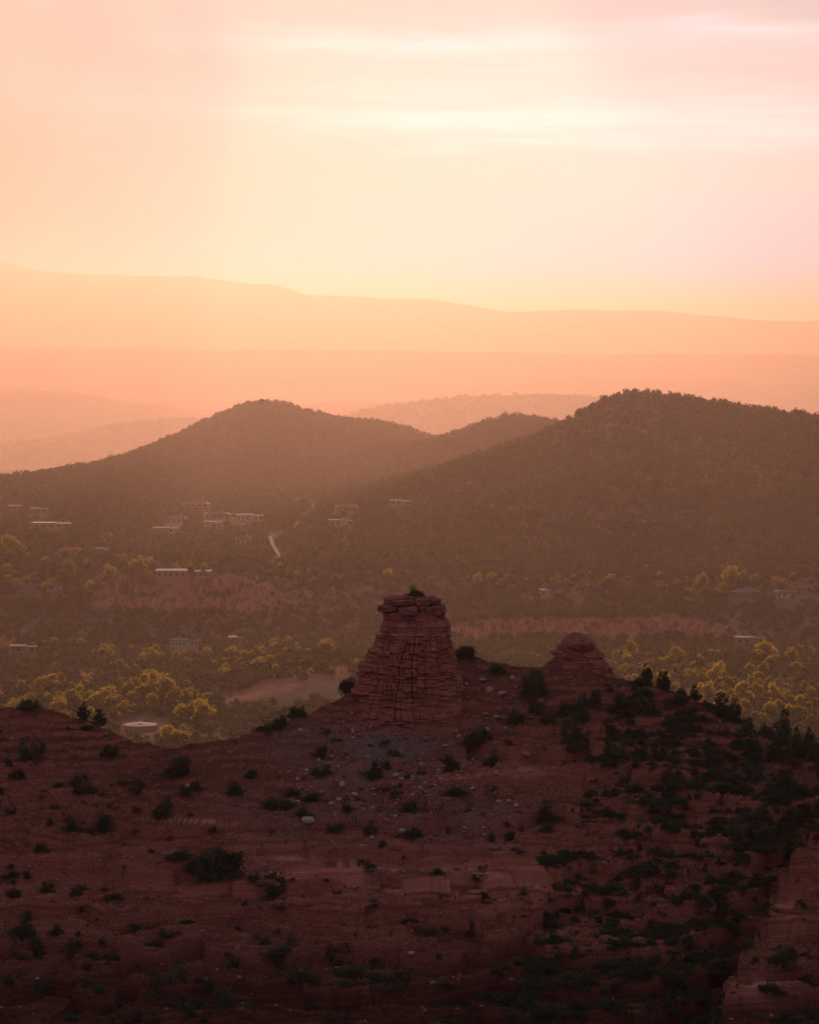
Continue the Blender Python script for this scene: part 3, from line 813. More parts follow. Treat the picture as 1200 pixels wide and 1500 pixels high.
# ------------------------------------------------------------------ shrubs and small trees of the near ridge
BUSH = [  # px, py of the foot, width px, height px
    (705, 1094, 62, 44), (720, 1122, 30, 26), (660, 1131, 28, 30), (547, 1141, 42, 36), (562, 1159, 32, 26), (685, 966, 44, 22), (663, 962, 22, 14), (731, 992, 34, 28), (785, 1022, 42, 48), (757, 1062, 26, 38), (790, 1046, 30, 34),
    (852, 1058, 30, 50), (845, 1086, 34, 48), (838, 1104, 36, 46), (868, 1040, 26, 34), (855, 1104, 22, 40), (825, 1050, 24, 30), (510, 1014, 30, 30), (392, 1078, 42, 32), (406, 1066, 30, 28), (435, 1050, 28, 20), (466, 1111, 26, 24), (470, 1139, 36, 22), (255, 1139, 42, 32), (45, 1118, 38, 38),
    (365, 1141, 24, 20), (345, 1167, 28, 26), (408, 1186, 46, 30), (447, 1199, 28, 26), (240, 1202, 34, 42), (110, 1152, 30, 26), (125, 1163, 34, 22), (150, 1220, 30, 30), (105, 1218, 34, 26), (195, 1222, 28, 22),
    (318, 1293, 74, 62), (290, 1278, 48, 34), (262, 1260, 46, 22), (398, 1318, 44, 46), (378, 1298, 34, 24), (70, 1308, 26, 26), (110, 1315, 22, 16), (40, 1288, 18, 14), (605, 1192, 38, 26), (607, 1231, 30, 20), (715, 1234, 22, 28), (805, 1205, 52, 38), (786, 1206, 26, 22),
    (540, 1277, 28, 22), (690, 1372, 20, 32), (652, 1364, 44, 20), (625, 1372, 36, 16), (55, 1250, 26, 20), (20, 1316, 24, 16), (165, 1320, 30, 18), (25, 1375, 48, 36), (40, 1405, 54, 40), (100, 1400, 32, 28), (80, 1370, 26, 22), (130, 1420, 40, 26), (245, 1470, 66, 56), (155, 1480, 40, 24), (55, 1455, 50, 26), (405, 1420, 56, 50), (440, 1440, 44, 30), (498, 1412, 56, 36), (330, 1480, 40, 40), (560, 1450, 70, 34), (545, 1330, 30, 12), (385, 1385, 26, 16), (345, 1420, 44, 20), (455, 1480, 30, 30),
    (415, 1300, 22, 16), (430, 1385, 22, 14), (270, 1165, 22, 16), (290, 1160, 26, 20), (205, 1190, 20, 12), (545, 1222, 30, 22), (490, 1222, 26, 18), (640, 1282, 28, 12), (580, 1170, 22, 16), (760, 1250, 26, 12),
    (945, 1112, 20, 28), (940, 1092, 14, 14), (850, 1295, 26, 20), (715, 1160, 20, 12),
]
SPIRE = [(948, 1000, 22, 30), (975, 1014, 22, 30), (968, 1008, 16, 26), (998, 1022, 18, 16), (1018, 1028, 20, 24), (1058, 1052, 36, 36), (1076, 1056, 26, 36), (1150, 1088, 28, 54), (1140, 1118, 40, 60), (1105, 1122, 34, 56), (1187, 1092, 26, 32), (1172, 1112, 34, 36), (1120, 1062, 20, 26), (1099, 1060, 18, 20), (1130, 1072, 20, 22), (1040, 1042, 12, 14), (1168, 1100, 20, 34), (1195, 1120, 30, 40), (122, 1056, 22, 30), (145, 1062, 26, 24), (985, 1070, 18, 16), (1033, 1034, 10, 10)]
taken = []
def free(px, py, wd):
    return all(abs(px - a) > 0.42 * (wd + c) or abs(py - b) > 0.30 * (wd + c) for a, b, c in taken)
for b in BUSH + SPIRE: taken.append((b[0], b[1], b[2]))
def scatter(n, x0, x1, y0, y1, w0, w1, dens=lambda px, py: 1.0, asp=(0.6, 0.9), tries=40):
    out = []
    for _ in range(n * tries):
        if len(out) >= n: break
        px, py = rng.uniform(x0, x1), rng.uniform(y0, y1)
        if rng.random() > dens(px, py): continue
        wd = w0 + (w1 - w0) * rng.random() ** 2
        if not free(px, py, wd): continue
        taken.append((px, py, wd)); out.append((px, py, wd, wd * rng.uniform(*asp)))
    return out
def right_d(px, py):    # the thicket that fills the ravine
    gx = np.interp(py, [1215, 1290, 1350, 1430, 1500], [1190, 1125, 1090, 1055, 1025])
    d = gx - px
    if py > 1215 and d < -8: return 0.10
    cl = 0.5 + 0.9 * float(vnoise(px / 60, py / 38, seed=811))
    edge = np.interp(py, [1000, 1150, 1250, 1350, 1500], [900, 880, 850, 800, 720])
    return max(0.0, min(1, cl * (1.0 if px > edge else 0.0) * (1.0 if d < 200 or py < 1250 else 0.7)))
EXTRA = scatter(120, 790, 1215, 1040, 1500, 18, 52, right_d)
EXTRA += scatter(24, 880, 1050, 1010, 1110, 14, 32)
EXTRA += scatter(50, 0, 1200, 1110, 1500, 12, 26, lambda px, py: max(0, 0.35 + float(vnoise(px / 80, py / 40, seed=815))) * (1 if px < 850 else 0.3))
def mark_list():
    return [(600, 1000, 'beside the butte'), (705, 1095, 'at the right foot of the butte'), (590, 1190, 'on the grey rubble below the butte'), (430, 1150, 'on the slope left of the grey rubble'),
            (845, 1060, 'below the small rock knoll'), (960, 1000, 'on the crest right of the knoll'), (1110, 1080, 'on the falling crest'), (1000, 1110, 'on the slope right below the knoll'),
            (400, 1070, 'along the crest left of the butte'), (130, 1070, 'on the crest at the left'), (110, 1190, 'on the left slope under the crest'), (300, 1240, 'on the pale benches left of centre'),
            (60, 1330, 'on the ledges at the left edge'), (130, 1440, 'in the lower left corner ledges'), (330, 1440, 'on the low ledges left of centre'), (520, 1430, 'on the dark ledges at the bottom centre'), (600, 1300, 'on the smooth bench below the rubble'),
            (730, 1390, 'along the small diagonal gully'), (800, 1220, 'on the bench below the knoll'), (900, 1250, 'at the top of the ravine thicket'), (1050, 1200, 'above the ravine at the right'), (1150, 1230, 'at the upper end of the ravine'),
            (860, 1350, 'in the middle of the ravine thicket'), (980, 1330, 'on the ravine bank'), (850, 1460, 'at the thicket bottom'), (980, 1440, 'in the deepest part of the ravine'), (1130, 1400, 'on the rock block beyond the ravine'), (980, 1190, 'in the thicket on the right slope')]
allb = [(b, 'bush') for b in BUSH + EXTRA] + [(b, 'conifer') for b in SPIRE]
lab = name_places([(b[0], b[1], b[2]) for b, k in allb], mark_list(), lambda w_: 'small dark juniper bush' if w_ < 20 else ('dark juniper bush' if w_ < 34 else 'broad dark juniper bush'))
for i, ((px, py, wd, ht), k) in enumerate(allb):
    h = hit(px, py, 'ridge', 300, 452)
    if h is None: 
        u, v_ = ray(px, py); Yy = float(np.interp(u, _u, _Yc)); h = Vector((float(u) * Yy, Yy, float(grid_z('ridge', np.array([float(u) * Yy]), np.array([Yy]))[0])))
    sc_m = h.y / F
    L = lab[i]
    if k == 'conifer': L = L.replace('small dark juniper bush', 'small dark pine').replace('broad dark juniper bush', 'broad dark pine').replace('dark juniper bush', 'dark pine')
    nm = ('juniper_bush', 'foliage', 'stem') if k == 'bush' else ('pine_tree', 'crown', 'trunk')
    plant(k, i % len(VAR[k]), (h.x, h.y + 0.3 * wd * sc_m, h.z - 0.05 * ht * sc_m), wd * sc_m * 1.12, ht * sc_m * 1.12, nm, L,
          'bush' if k == 'bush' else 'tree', 'juniper bushes on the near ridge' if k == 'bush' else 'pines along the ridge crest')
# the one on the very top of the butte
tb = (butte.location.x + zx(592), BY - 0.4, butte.location.z + zh(200))
plant('bush', 1, tb, 2.9, 1.9, ('juniper_bush', 'foliage', 'stem'), 'lone dark bush growing on the very top of the butte', 'bush', None)

# ------------------------------------------------------------------ instances for what nobody could count
def stuff(name, P, scale, zscale, var, kind, srcs):
    """one object whose points carry plants"""
    n = len(P)
    me = bpy.data.meshes.new(name); me.vertices.add(n)
    me.vertices.foreach_set('co', np.asarray(P, np.float32).ravel())
    a = me.attributes.new('sc', 'FLOAT_VECTOR', 'POINT')
    a.data.foreach_set('vector', np.stack([scale, scale, zscale], -1).astype(np.float32).ravel())
    a = me.attributes.new('rz', 'FLOAT', 'POINT'); a.data.foreach_set('value', rng.uniform(0, 6.28, n).astype(np.float32))
    a = me.attributes.new('vr', 'INT', 'POINT'); a.data.foreach_set('value', np.asarray(var, np.int32))
    me.update()
    o = link(name, me); tag(o, kind='stuff')
    g = bpy.data.node_groups.new(name, 'GeometryNodeTree')
    g.interface.new_socket('Geometry', in_out='INPUT', socket_type='NodeSocketGeometry')
    g.interface.new_socket('Geometry', in_out='OUTPUT', socket_type='NodeSocketGeometry')
    gi, go = g.nodes.new('NodeGroupInput'), g.nodes.new('NodeGroupOutput')
    join = g.nodes.new('GeometryNodeJoinGeometry')
    def named(nm, ty):
        q = g.nodes.new('GeometryNodeInputNamedAttribute'); q.data_type = ty; q.inputs[0].default_value = nm
        return q.outputs[0]
    sc_a, rz_a, vr_a = named('sc', 'FLOAT_VECTOR'), named('rz', 'FLOAT'), named('vr', 'INT')
    cx = g.nodes.new('ShaderNodeCombineXYZ'); g.links.new(rz_a, cx.inputs[2])
    for k, src in enumerate(srcs):
        oi = g.nodes.new('GeometryNodeObjectInfo'); oi.inputs['Object'].default_value = src; oi.transform_space = 'ORIGINAL'; oi.inputs['As Instance'].default_value = False
        ip = g.nodes.new('GeometryNodeInstanceOnPoints')
        cmp = g.nodes.new('FunctionNodeCompare'); cmp.data_type = 'INT'; cmp.operation = 'EQUAL'
        ins = [s for s in cmp.inputs if s.type == 'INT']
        g.links.new(vr_a, ins[0]); ins[1].default_value = k
        g.links.new(gi.outputs[0], ip.inputs['Points']); g.links.new(cmp.outputs[0], ip.inputs['Selection'])
        g.links.new(oi.outputs['Geometry'], ip.inputs['Instance']); g.links.new(sc_a, ip.inputs['Scale'])
        e2r = g.nodes.new('FunctionNodeEulerToRotation'); g.links.new(cx.outputs[0], e2r.inputs[0]); g.links.new(e2r.outputs[0], ip.inputs['Rotation'])
        g.links.new(ip.outputs[0], join.inputs[0])
    g.links.new(join.outputs[0], go.inputs[0])
    md = o.modifiers.new('scatter', 'NODES'); md.node_group = g
    return o

# small scrub and dry grass between the bushes
def scrub_points(n, seed):
    g = np.random.default_rng(seed)
    Y = g.uniform(318, 440, n); x = g.uniform(-0.165, 0.165, n) * Y
    z = grid_z('ridge', x, Y)
    px, py = project(x, Y, z)
    u = x / Y; Yc = np.interp(u, _u, _Yc)
    d = -0.05 + 1.7 * fbm(x / 8, Y / 6, octv=4, seed=seed)
    edge = np.interp(py, [1000, 1150, 1250, 1350, 1500], [900, 880, 840, 790, 720])
    d = d + 0.35 * (px > edge)
    ins = (np.abs(px - 600) < 95) & (py < 1085) & (py > 900)
    keep = (g.random(n) < d) & (Y < Yc + 2) & ~ins & (py < 1560)
    return np.stack([x, Y, z - 0.03], -1)[keep]
real_grass = []
for i, (px, py) in enumerate([(690, 1180), (560, 1300), (640, 1150)]):
    h = hit(px, py, 'ridge', 300, 452)
    r_ = plant('grass', i, tuple(h), 0.9, 0.5, ('scrub_tuft', 'foliage', None), ('pale dry tuft on the bare slope right of the grey rubble', 'pale dry tuft on the smooth bench below the rubble', 'pale dry tuft on the rubble under the butte')[i], 'shrub', 'dry tufts on the ridge')
    real_grass.append(r_.children[0])
Pg = scrub_points(9000, 911)
ng = len(Pg); s_ = 0.25 + 0.75 * rng.random(ng) ** 2.5
stuff('dry_scrub', Pg, s_ * 1.2, s_ * 0.8, rng.integers(0, 3, ng), 'grass', real_grass)
def pick_leaf(kind):
    seen, out = set(), []
    for o in C.objects:
        if o.parent and o.data and o.data in [v[0] for v in VAR[kind]] and o.data.name not in seen:
            seen.add(o.data.name); out.append(o)
    return out
bush_src = pick_leaf('bush')
def patches(n, seed, f):
    g = np.random.default_rng(seed)
    Y = g.uniform(318, 440, n); x = g.uniform(-0.165, 0.165, n) * Y
    z = grid_z('ridge', x, Y); px, py = project(x, Y, z)
    Yc = np.interp(x / Y, _u, _Yc)
    ins = (np.abs(px - 600) < 95) & (py < 1085) & (py > 900)
    k = (g.random(n) < f(px, py, x, Y)) & (Y < Yc + 1) & ~ins & (py < 1570)
    return np.stack([x, Y, z - 0.05], -1)[k]
def thick_d(px, py, x, Y):
    gx = np.interp(py, [1000, 1215, 1290, 1350, 1430, 1500], [1260, 1190, 1125, 1090, 1055, 1025])
    e = np.interp(py, [1000, 1100, 1180, 1260, 1350, 1500], [930, 900, 870, 830, 800, 700])
    d = sstep(-40, 60, px - e + 110 * fbm(x / 7, Y / 7, octv=3, seed=921)) * (0.55 + 1.3 * fbm(x / 5, Y / 6, octv=3, seed=923) + 0.75 * np.exp(-((px - gx + 45) / 75) ** 2) * (py > 1180))
    d = d * np.where((px > gx) & (py > 1200), 0.05, 1)
    return d + (py > 1400) * 0.25 * np.clip(fbm(x / 8, Y / 5, octv=3, seed=925) * 2, 0, 1)
Pb = np.vstack([patches(15000, 917, thick_d), patches(2600, 919, lambda px, py, x, Y: np.clip(-0.35 + 2.2 * fbm(x / 9, Y / 5, octv=4, seed=927), 0, 1))])
nb = len(Pb); s_ = 0.4 + 1.9 * rng.random(nb) ** 2
stuff('low_scrub', Pb, s_ * rng.uniform(.9, 1.9, nb), s_ * rng.uniform(.45, .9, nb), rng.integers(0, len(bush_src), nb), 'bush', bush_src)

# ------------------------------------------------------------------ boulders and rubble of the ridge
M['rock_a'] = plain('red_boulder', (0.27, 0.125, 0.10), 0.95, 0.35, 1.5, 0.1)
M['rock_b'] = plain('pale_boulder', (0.40, 0.29, 0.26), 0.95, 0.25, 1.5, 0.1)
RV = [rock_mesh('boulder', 0.5, 0.42, 0.30, 950 + i, 3.0, 0.22, 9) for i in range(8)]
for i, me in enumerate(RV): me.materials.append(M['rock_b'] if i % 2 else M['rock_a'])
ROCKS = [(717, 1012, 10, 9, 1), (708, 997, 9, 5, 1), (750, 994, 7, 6, 1), (492, 1025, 4, 4, 1), (472, 1073, 10, 7, 0), (444, 1048, 9, 5, 0), (451, 1204, 18, 9, 1), (771, 1106, 14, 8, 0), (269, 1157, 8, 6, 1), (276, 1152, 9, 5, 1), (741, 1067, 5, 5, 1), (727, 1050, 8, 4, 1),
         (735, 1016, 12, 5, 1), (502, 1150, 10, 6, 1), (520, 1164, 10, 5, 1), (485, 1178, 9, 5, 1), (497, 1172, 8, 5, 1), (566, 1203, 10, 6, 0), (590, 1218, 12, 6, 1), (730, 1175, 8, 5, 1), (745, 1174, 6, 5, 1), (756, 1180, 8, 5, 1), (1160, 1180, 8, 5, 0), (603, 1397, 8, 5, 1), (880, 1367, 9, 5, 0), (438, 1370, 9, 5, 0), (338, 1103, 10, 5, 0), (412, 1185, 8, 5, 1), (580, 1136, 9, 5, 1), (440, 1070, 7, 5, 1)]
for _ in range(26):
    px = rng.uniform(500, 745); ROCKS.append((px, np.interp(px, [500, 620, 700, 745], [1060, 1082, 1078, 1045]) + rng.uniform(-2, 14) - (px > 690) * rng.uniform(0, 30), rng.uniform(4, 11), rng.uniform(3, 7), int(rng.random() < 0.25)))
for px, py in [(rng.uniform(440, 760), rng.uniform(1095, 1235)) for _ in range(60)] + [(rng.uniform(650, 800), rng.uniform(1000, 1090)) for _ in range(16)]:
    ROCKS.append((px, py, rng.uniform(3, 8), rng.uniform(2, 4.5), int(rng.random() < 0.6)))
rl = name_places([(r[0], r[1], r[2] + 100 * r[4]) for r in ROCKS],
                 [(717, 1010, 'on the red slope right of the butte'), (480, 1050, 'on the crest left of the butte'), (500, 1165, 'at the left of the grey rubble'), (590, 1215, 'at the lower edge of the grey rubble'), (745, 1175, 'in the rubble right of centre'), (270, 1155, 'on the left slope beside bushes'), (600, 1390, 'on the dark lower ledges'), (560, 1120, 'just below the butte'), (690, 1130, 'near the big juniper below the butte'), (880, 1360, 'in the ravine thicket'), (640, 1180, 'in the middle of the grey rubble'), (735, 1050, 'on the slope below the pale stones')],
                 lambda w_: ('pale ' if w_ > 100 else 'reddish ') + ('flat boulder' if (w_ % 100) > 7 else 'small stone'))
for i, (px, py, wd, ht, pale) in enumerate(ROCKS):
    h = hit(px, py, 'ridge', 300, 452)
    if h is None: continue
    s = h.y / F
    o = link('boulder', RV[(i % 4) * 2 + (1 if pale else 0)])
    o.location = (h.x, h.y, h.z + 0.15 * ht * s); o.scale = (wd * s * 1.05, wd * s, ht * s * 1.7)
    o.rotation_euler = (rng.uniform(-.2, .2), rng.uniform(-.2, .2), rng.uniform(-0.6, 0.6))
    tag(o, rl[i], 'rock', 'loose stones on the ridge')
g = np.random.default_rng(961)
n = 26000
Y = g.uniform(322, 436, n); x = g.uniform(-0.16, 0.16, n) * Y
z = grid_z('ridge', x, Y); px, py = project(x, Y, z)
den = 0.14 + np.exp(-((px - 560) / 150) ** 2 - ((py - 1160) / 60) ** 2) * 0.9 + 0.5 * np.exp(-((px - 720) / 60) ** 2 - ((py - 1040) / 60) ** 2)
den = den * np.clip(0.7 + 1.5 * fbm(x / 5, Y / 5, octv=3, seed=963), 0, 2)
k = g.random(n) < den
P = np.stack([x, Y, z], -1)[k]; s_ = 0.12 + 0.55 * g.random(len(P)) ** 4
rs = []
for o in C.objects:
    if o.name.startswith('boulder') and o.data not in [q.data for q in rs]: rs.append(o)
red = [i for i, o in enumerate(rs) if o.data.materials[0] == M['rock_a']]
vr = np.where(g.random(len(P)) < np.clip(den[k] * 1.2 - 0.15, 0, 0.8), g.integers(0, len(rs), len(P)), np.array(red)[g.integers(0, len(red), len(P))])
stuff('rubble', P, s_, s_ * 1.1, vr, 'rock', rs)

# ------------------------------------------------------------------ woods of the valley and the hills
def land_points(n, Y0, Y1, seed, dens, um=0.165):
    g = np.random.default_rng(seed)
    Y = np.sqrt(g.uniform(Y0 ** 2, Y1 ** 2, n)); x = g.uniform(-um, um, n) * Y
    z = grid_z('land', x, Y); px, py = project(x, Y, z)
    e = 3.0
    sl_ = np.hypot(grid_z('land', x + e, Y) - z, grid_z('land', x, Y + e) - z) / e
    k = (g.random(n) < dens(px, py, x, Y, z)) & (sl_ < 0.9)
    return np.stack([x, Y, z], -1)[k], px[k], py[k]
ROADS = [([(392, 848), (398, 830), (412, 818), (400, 800), (396, 786), (415, 784)], 9), ([(428, 782), (436, 768), (455, 752), (462, 742), (450, 735), (420, 737)], 7), ([(505, 805), (514, 799), (508, 794), (495, 793)], 5), ([(352, 778), (358, 768), (352, 756)], 5), ([(1040, 836), (1100, 834), (1200, 833)], 3)]
def near_road(px, py):
    m = np.zeros(len(px), bool)
    for pts, wd in ROADS:
        for (a, b), (c_, d) in zip(pts[:-1], pts[1:]):
            L = (c_ - a) ** 2 + (d - b) ** 2
            t_ = np.clip(((px - a) * (c_ - a) + (py - b) * (d - b)) / L, 0, 1)
            m |= np.hypot(px - a - t_ * (c_ - a), py - b - t_ * (d - b)) < wd * 0.75
    return m
HOUSES = [(268, 846, 78), (22, 748, 20), (56, 752, 24), (75, 774, 56), (258, 766, 30), (243, 781, 38), (318, 760, 36), (313, 772, 24), (366, 764, 38), (288, 744, 34), (508, 750, 32), (500, 770, 34), (587, 741, 28), (103, 814, 34), (150, 812, 18), (154, 793, 20), (356, 797, 22),
          (42, 866, 32), (80, 866, 20), (270, 948, 40), (345, 944, 18), (32, 957, 38), (1093, 876, 42), (1153, 876, 30), (800, 874, 14), (1100, 944, 44), (206, 1068, 50)]
def near_house(px, py):
    m = np.zeros(np.shape(px), bool)
    for hx, hy, hw in HOUSES: m |= (np.abs(px - hx) < 0.58 * hw + 2) & (py > hy - 5) & (py < hy + 11)
    return m
def bare_field(px, py, Y):
    jx = 26 * vnoise(px / 31, py / 17, seed=991) + 12 * vnoise(px / 9, py / 7, seed=993); jy = 7 * vnoise(px / 24, py / 13, seed=995) + 4 * vnoise(px / 7, py / 6, seed=997)
    top_ = 981 + 30 * sstep(505, 330, px)
    return (px + jx > 335) & (px + jx < 528) & (py + jy > top_) & (py + jy < 1036 - 16 * sstep(470, 520, px)) & (Y < 1300)
# single small trees, one of each kind, standing on the hill crest
pin = []
for i, (px, py, lb) in enumerate([(765, 616, 'tiny tree on the top of the middle hill'), (385, 589, 'tiny tree on the very top of the left hill'), (922, 584, 'tiny tree on the very top of the right hill'), (1000, 590, 'tiny tree on the right hill just right of its top')]):
    h = hit(px, py, 'land', 1500, 2700, 2000)
    if h is None: h = at(px, py, 2000)
    r_ = plant('pinyon', i, (h.x, h.y, h.z - .6), 4.6, 3.8, ('pinyon_tree', 'crown', 'trunk'), lb, 'tree', 'trees on the hill crests')
    pin.append(r_.children[0])
def hill_d(px, py, x, Y, z):
    d = 0.80 + 0.7 * fbm(x / 55, Y / 90, octv=4, seed=971)
    return np.where(near_road(px, py) | near_house(px, py), 0, d)
P, px, py = land_points(160000, 1505, 3250, 973, hill_d)
n = len(P); s_ = 1.8 + 5.6 * rng.random(n) ** 2.6
stuff('hill_woods', P - [0, 0, .2], s_ * rng.uniform(.9, 1.4, n), s_ * rng.uniform(.8, 1.3, n), rng.integers(0, 4, n), 'pinyon', pin)
P, px, py = land_points(60000, 5000, 8000, 975, lambda px, py, x, Y, z: 0.35 + 0.8 * fbm(x / 300, Y / 300, octv=3, seed=977))
n = len(P); s_ = rng.uniform(5, 12, n)
stuff('far_woods', P, s_ * 1.4, s_ * 0.8, rng.integers(0, 4, n), 'pinyon', pin)
def low_d(px, py, x, Y, z):
    d = 0.66 + 0.8 * fbm(x / 40, Y / 40, octv=4, seed=979)
    return np.where(bare_field(px, py, Y) | near_house(px, py) | (np.hypot(px - 206, (py - 1062) * 3) < 45), 0, d)
P, px, py = land_points(26000, 900, 1505, 981, low_d)
n = len(P); s_ = rng.uniform(1.6, 5.0, n)
stuff('valley_scrub', P - [0, 0, .2], s_ * 1.2, s_, rng.integers(0, 4, n), 'pinyon', pin)

# sunlit cottonwoods: where the picture shows rows of them
ZN = [  # count, px0, px1, py0, py1 (feet), width px range
    (84, -20, 330, 1004, 1056, 22, 46), (24, 320, 540, 978, 992, 14, 30), (10, 90, 330, 1050, 1075, 40, 60), (40, 150, 480, 952, 985, 14, 34), (16, -10, 160, 946, 962, 12, 26), (14, 300, 470, 940, 956, 12, 24),
    (48, 0, 230, 826, 872, 16, 38), (18, 200, 480, 838, 858, 12, 24), (60, 400, 1200, 846, 862, 10, 24), (14, 1000, 1200, 852, 874, 18, 34),
    (40, 890, 1200, 962, 990, 18, 40), (36, 920, 1200, 990, 1020, 18, 42), (40, 1020, 1200, 1022, 1062, 24, 46)]
COT = [(1125, 968, 46, 30), (150, 1040, 48, 34), (95, 1042, 52, 24), (215, 1030, 40, 30), (262, 1090, 56, 24), (248, 1088, 40, 22), (1072, 866, 16, 20), (1030, 862, 20, 22), (1142, 866, 28, 22), (195, 842, 22, 16), (20, 824, 44, 30), (78, 862, 28, 14), (280, 845, 14, 16)]
for n_, x0, x1, y0, y1, w0, w1 in ZN:
    for _ in range(int(n_ * 0.62)):
        wd = w0 + (w1 - w0) * rng.random() ** 1.5
        px, py = rng.uniform(x0, x1), rng.uniform(y0, y1)
        if not near_house(px, py - 3): COT.append((px, py, wd, wd * rng.uniform(0.6, 0.95)))
CM = [(150, 1040, 'just above the water tank'), (60, 1020, 'in the lit row at the left edge'), (250, 1010, 'left of the red field'), (430, 985, 'along the top of the red field'), (250, 965, 'on the shaded bank under the cliff'), (400, 965, 'on the bank above the red field'), (60, 955, 'beside the pale roofs at the left edge'), (350, 945, 'beside the white pillared house'), (270, 1085, 'below the water tank'),
      (60, 845, 'in the upper left grove'), (170, 845, 'just left of the cliff top house'), (320, 850, 'just right of the cliff top house'), (440, 850, 'under the dirt road'), (600, 855, 'above the butte'), (760, 853, 'under the right hill'), (930, 853, 'above the knoll'), (1070, 860, 'by the low house at the right'), (1165, 862, 'by the right edge house'),
      (940, 975, 'right behind the small knoll'), (1060, 975, 'well right of the knoll'), (1150, 975, 'in the upper row by the right edge'), (980, 1005, 'below the row right of the knoll'), (1100, 1005, 'in the middle row at the right edge'), (1060, 1040, 'behind the falling crest'), (1150, 1045, 'in the low row at the right edge')]
cl_ = name_places([(c_[0], c_[1], c_[2]) for c_ in COT], CM, lambda w_: 'small cottonwood' if w_ < 18 else ('golden cottonwood' if w_ < 36 else 'broad golden cottonwood'))
cot_src = []
for i, (px, py, wd, ht) in enumerate(COT):
    h = hit(px, py, 'land', 900, 1720, 1600)
    if h is None: continue
    s = h.y / F
    f_ = 1.0 if i < 13 else rng.uniform(0.6, 0.95)
    r_ = plant('cotton', i % 9, (h.x, h.y, h.z - .1), wd * s * 1.0 * f_, ht * s * 1.15 * f_ * rng.uniform(0.85, 1.2), ('cottonwood_tree', 'crown', 'trunk'), cl_[i], 'tree', 'sunlit cottonwoods in the valley')
    if len(cot_src) < 9: cot_src.append(r_.children[0])
def grove_d(px, py, x, Y, z):
    d = np.zeros(len(px))
    px = px + 50 * fbm(x / 40, Y / 40, octv=3, seed=984); py = py + 9 * fbm(x / 30, Y / 30, octv=3, seed=986)
    for n_, x0, x1, y0, y1, w0, w1 in ZN:
        d = np.maximum(d, ((px > x0) & (px < x1) & (py > y0 - 2) & (py < y1 + 2)) * 0.9)
    return np.where(bare_field(px, py, Y) | near_house(px, py) | (np.hypot(px - 206, (py - 1062) * 3) < 45), 0, d * (0.5 + fbm(x / 30, Y / 30, octv=3, seed=983)))
P, px, py = land_points(5200, 950, 1700, 985, grove_d)
n = len(P); s_ = 1.8 + 3.6 * rng.random(n) ** 1.5
stuff('cottonwood_grove', P, s_ * 1.15, s_, rng.integers(0, len(cot_src), n), 'cotton', cot_src)

# ------------------------------------------------------------------ roads on the far slope
for pts, wd in ROADS:
    P2 = []
    for (a, b), (c_, d) in zip(pts[:-1], pts[1:]):
        for k in range(8):
            h = hit(a + (c_ - a) * k / 8, b + (d - b) * k / 8, 'land', 1500, 2500, 1500)
            if h is not None: P2.append(h)
    V, Fc = [], []
    for i, p in enumerate(P2):
        q = P2[min(i + 1, len(P2) - 1)] - P2[max(i - 1, 0)]; q.z = 0
        nrm = Vector((-q.y, q.x, 0)).normalized() * (wd * 0.22 * p.y / F)
        for k in (-1, -.33, .33, 1):
            c_ = p + nrm * k
            V.append((c_.x, c_.y, float(grid_z('land', np.array([c_.x]), np.array([c_.y]))[0]) + 0.35))
    for i in range(len(P2) - 1):
        for k in range(3): Fc.append((i * 4 + k, i * 4 + k + 1, i * 4 + k + 5, i * 4 + k + 4))
    me = bpy.data.meshes.new('road'); me.from_pydata(V, [], Fc)
    tag(link('road', me, mats=[M['road']]), kind='structure')

# ------------------------------------------------------------------ houses
HM = {'white': plain('white_wall', (0.44, 0.40, 0.37), 0.85, 0.05, 0.5), 'tan': plain('tan_wall', (0.30, 0.19, 0.14), 0.9, 0.1, 0.5), 'red': plain('red_wall', (0.22, 0.09, 0.065), 0.9, 0.1, 0.5),
      'roof_pale': plain('pale_roof', (0.21, 0.17, 0.15), 0.9, 0.08, 0.5, 0.05), 'roof_brown': plain('brown_roof', (0.14, 0.085, 0.07), 0.8, 0.2, 0.8), 'roof_red': plain('red_tile_roof', (0.32, 0.10, 0.06), 0.8, 0.2, 0.8)}
m, t, out = new_mat('window_glass'); princ(t, out, (0.05, 0.075, 0.085), 0.08, 0.5); HM['glass'] = m
def box(V, Fc, x0, x1, y0, y1, z0, z1):
    k = len(V)
    V += [(x0, y0, z0), (x1, y0, z0), (x1, y1, z0), (x0, y1, z0), (x0, y0, z1), (x1, y0, z1), (x1, y1, z1), (x0, y1, z1)]
    Fc += [(k, k + 1, k + 5, k + 4), (k + 1, k + 2, k + 6, k + 5), (k + 2, k + 3, k + 7, k + 6), (k + 3, k, k + 4, k + 7), (k + 4, k + 5, k + 6, k + 7), (k + 3, k + 2, k + 1, k)]
def boxes(name, lst, mat, parent):
    V, Fc = [], []
    for b in lst: box(V, Fc, *b)
    me = bpy.data.meshes.new(name); me.from_pydata(V, [], Fc)
    return link(name, me, parent, [mat])
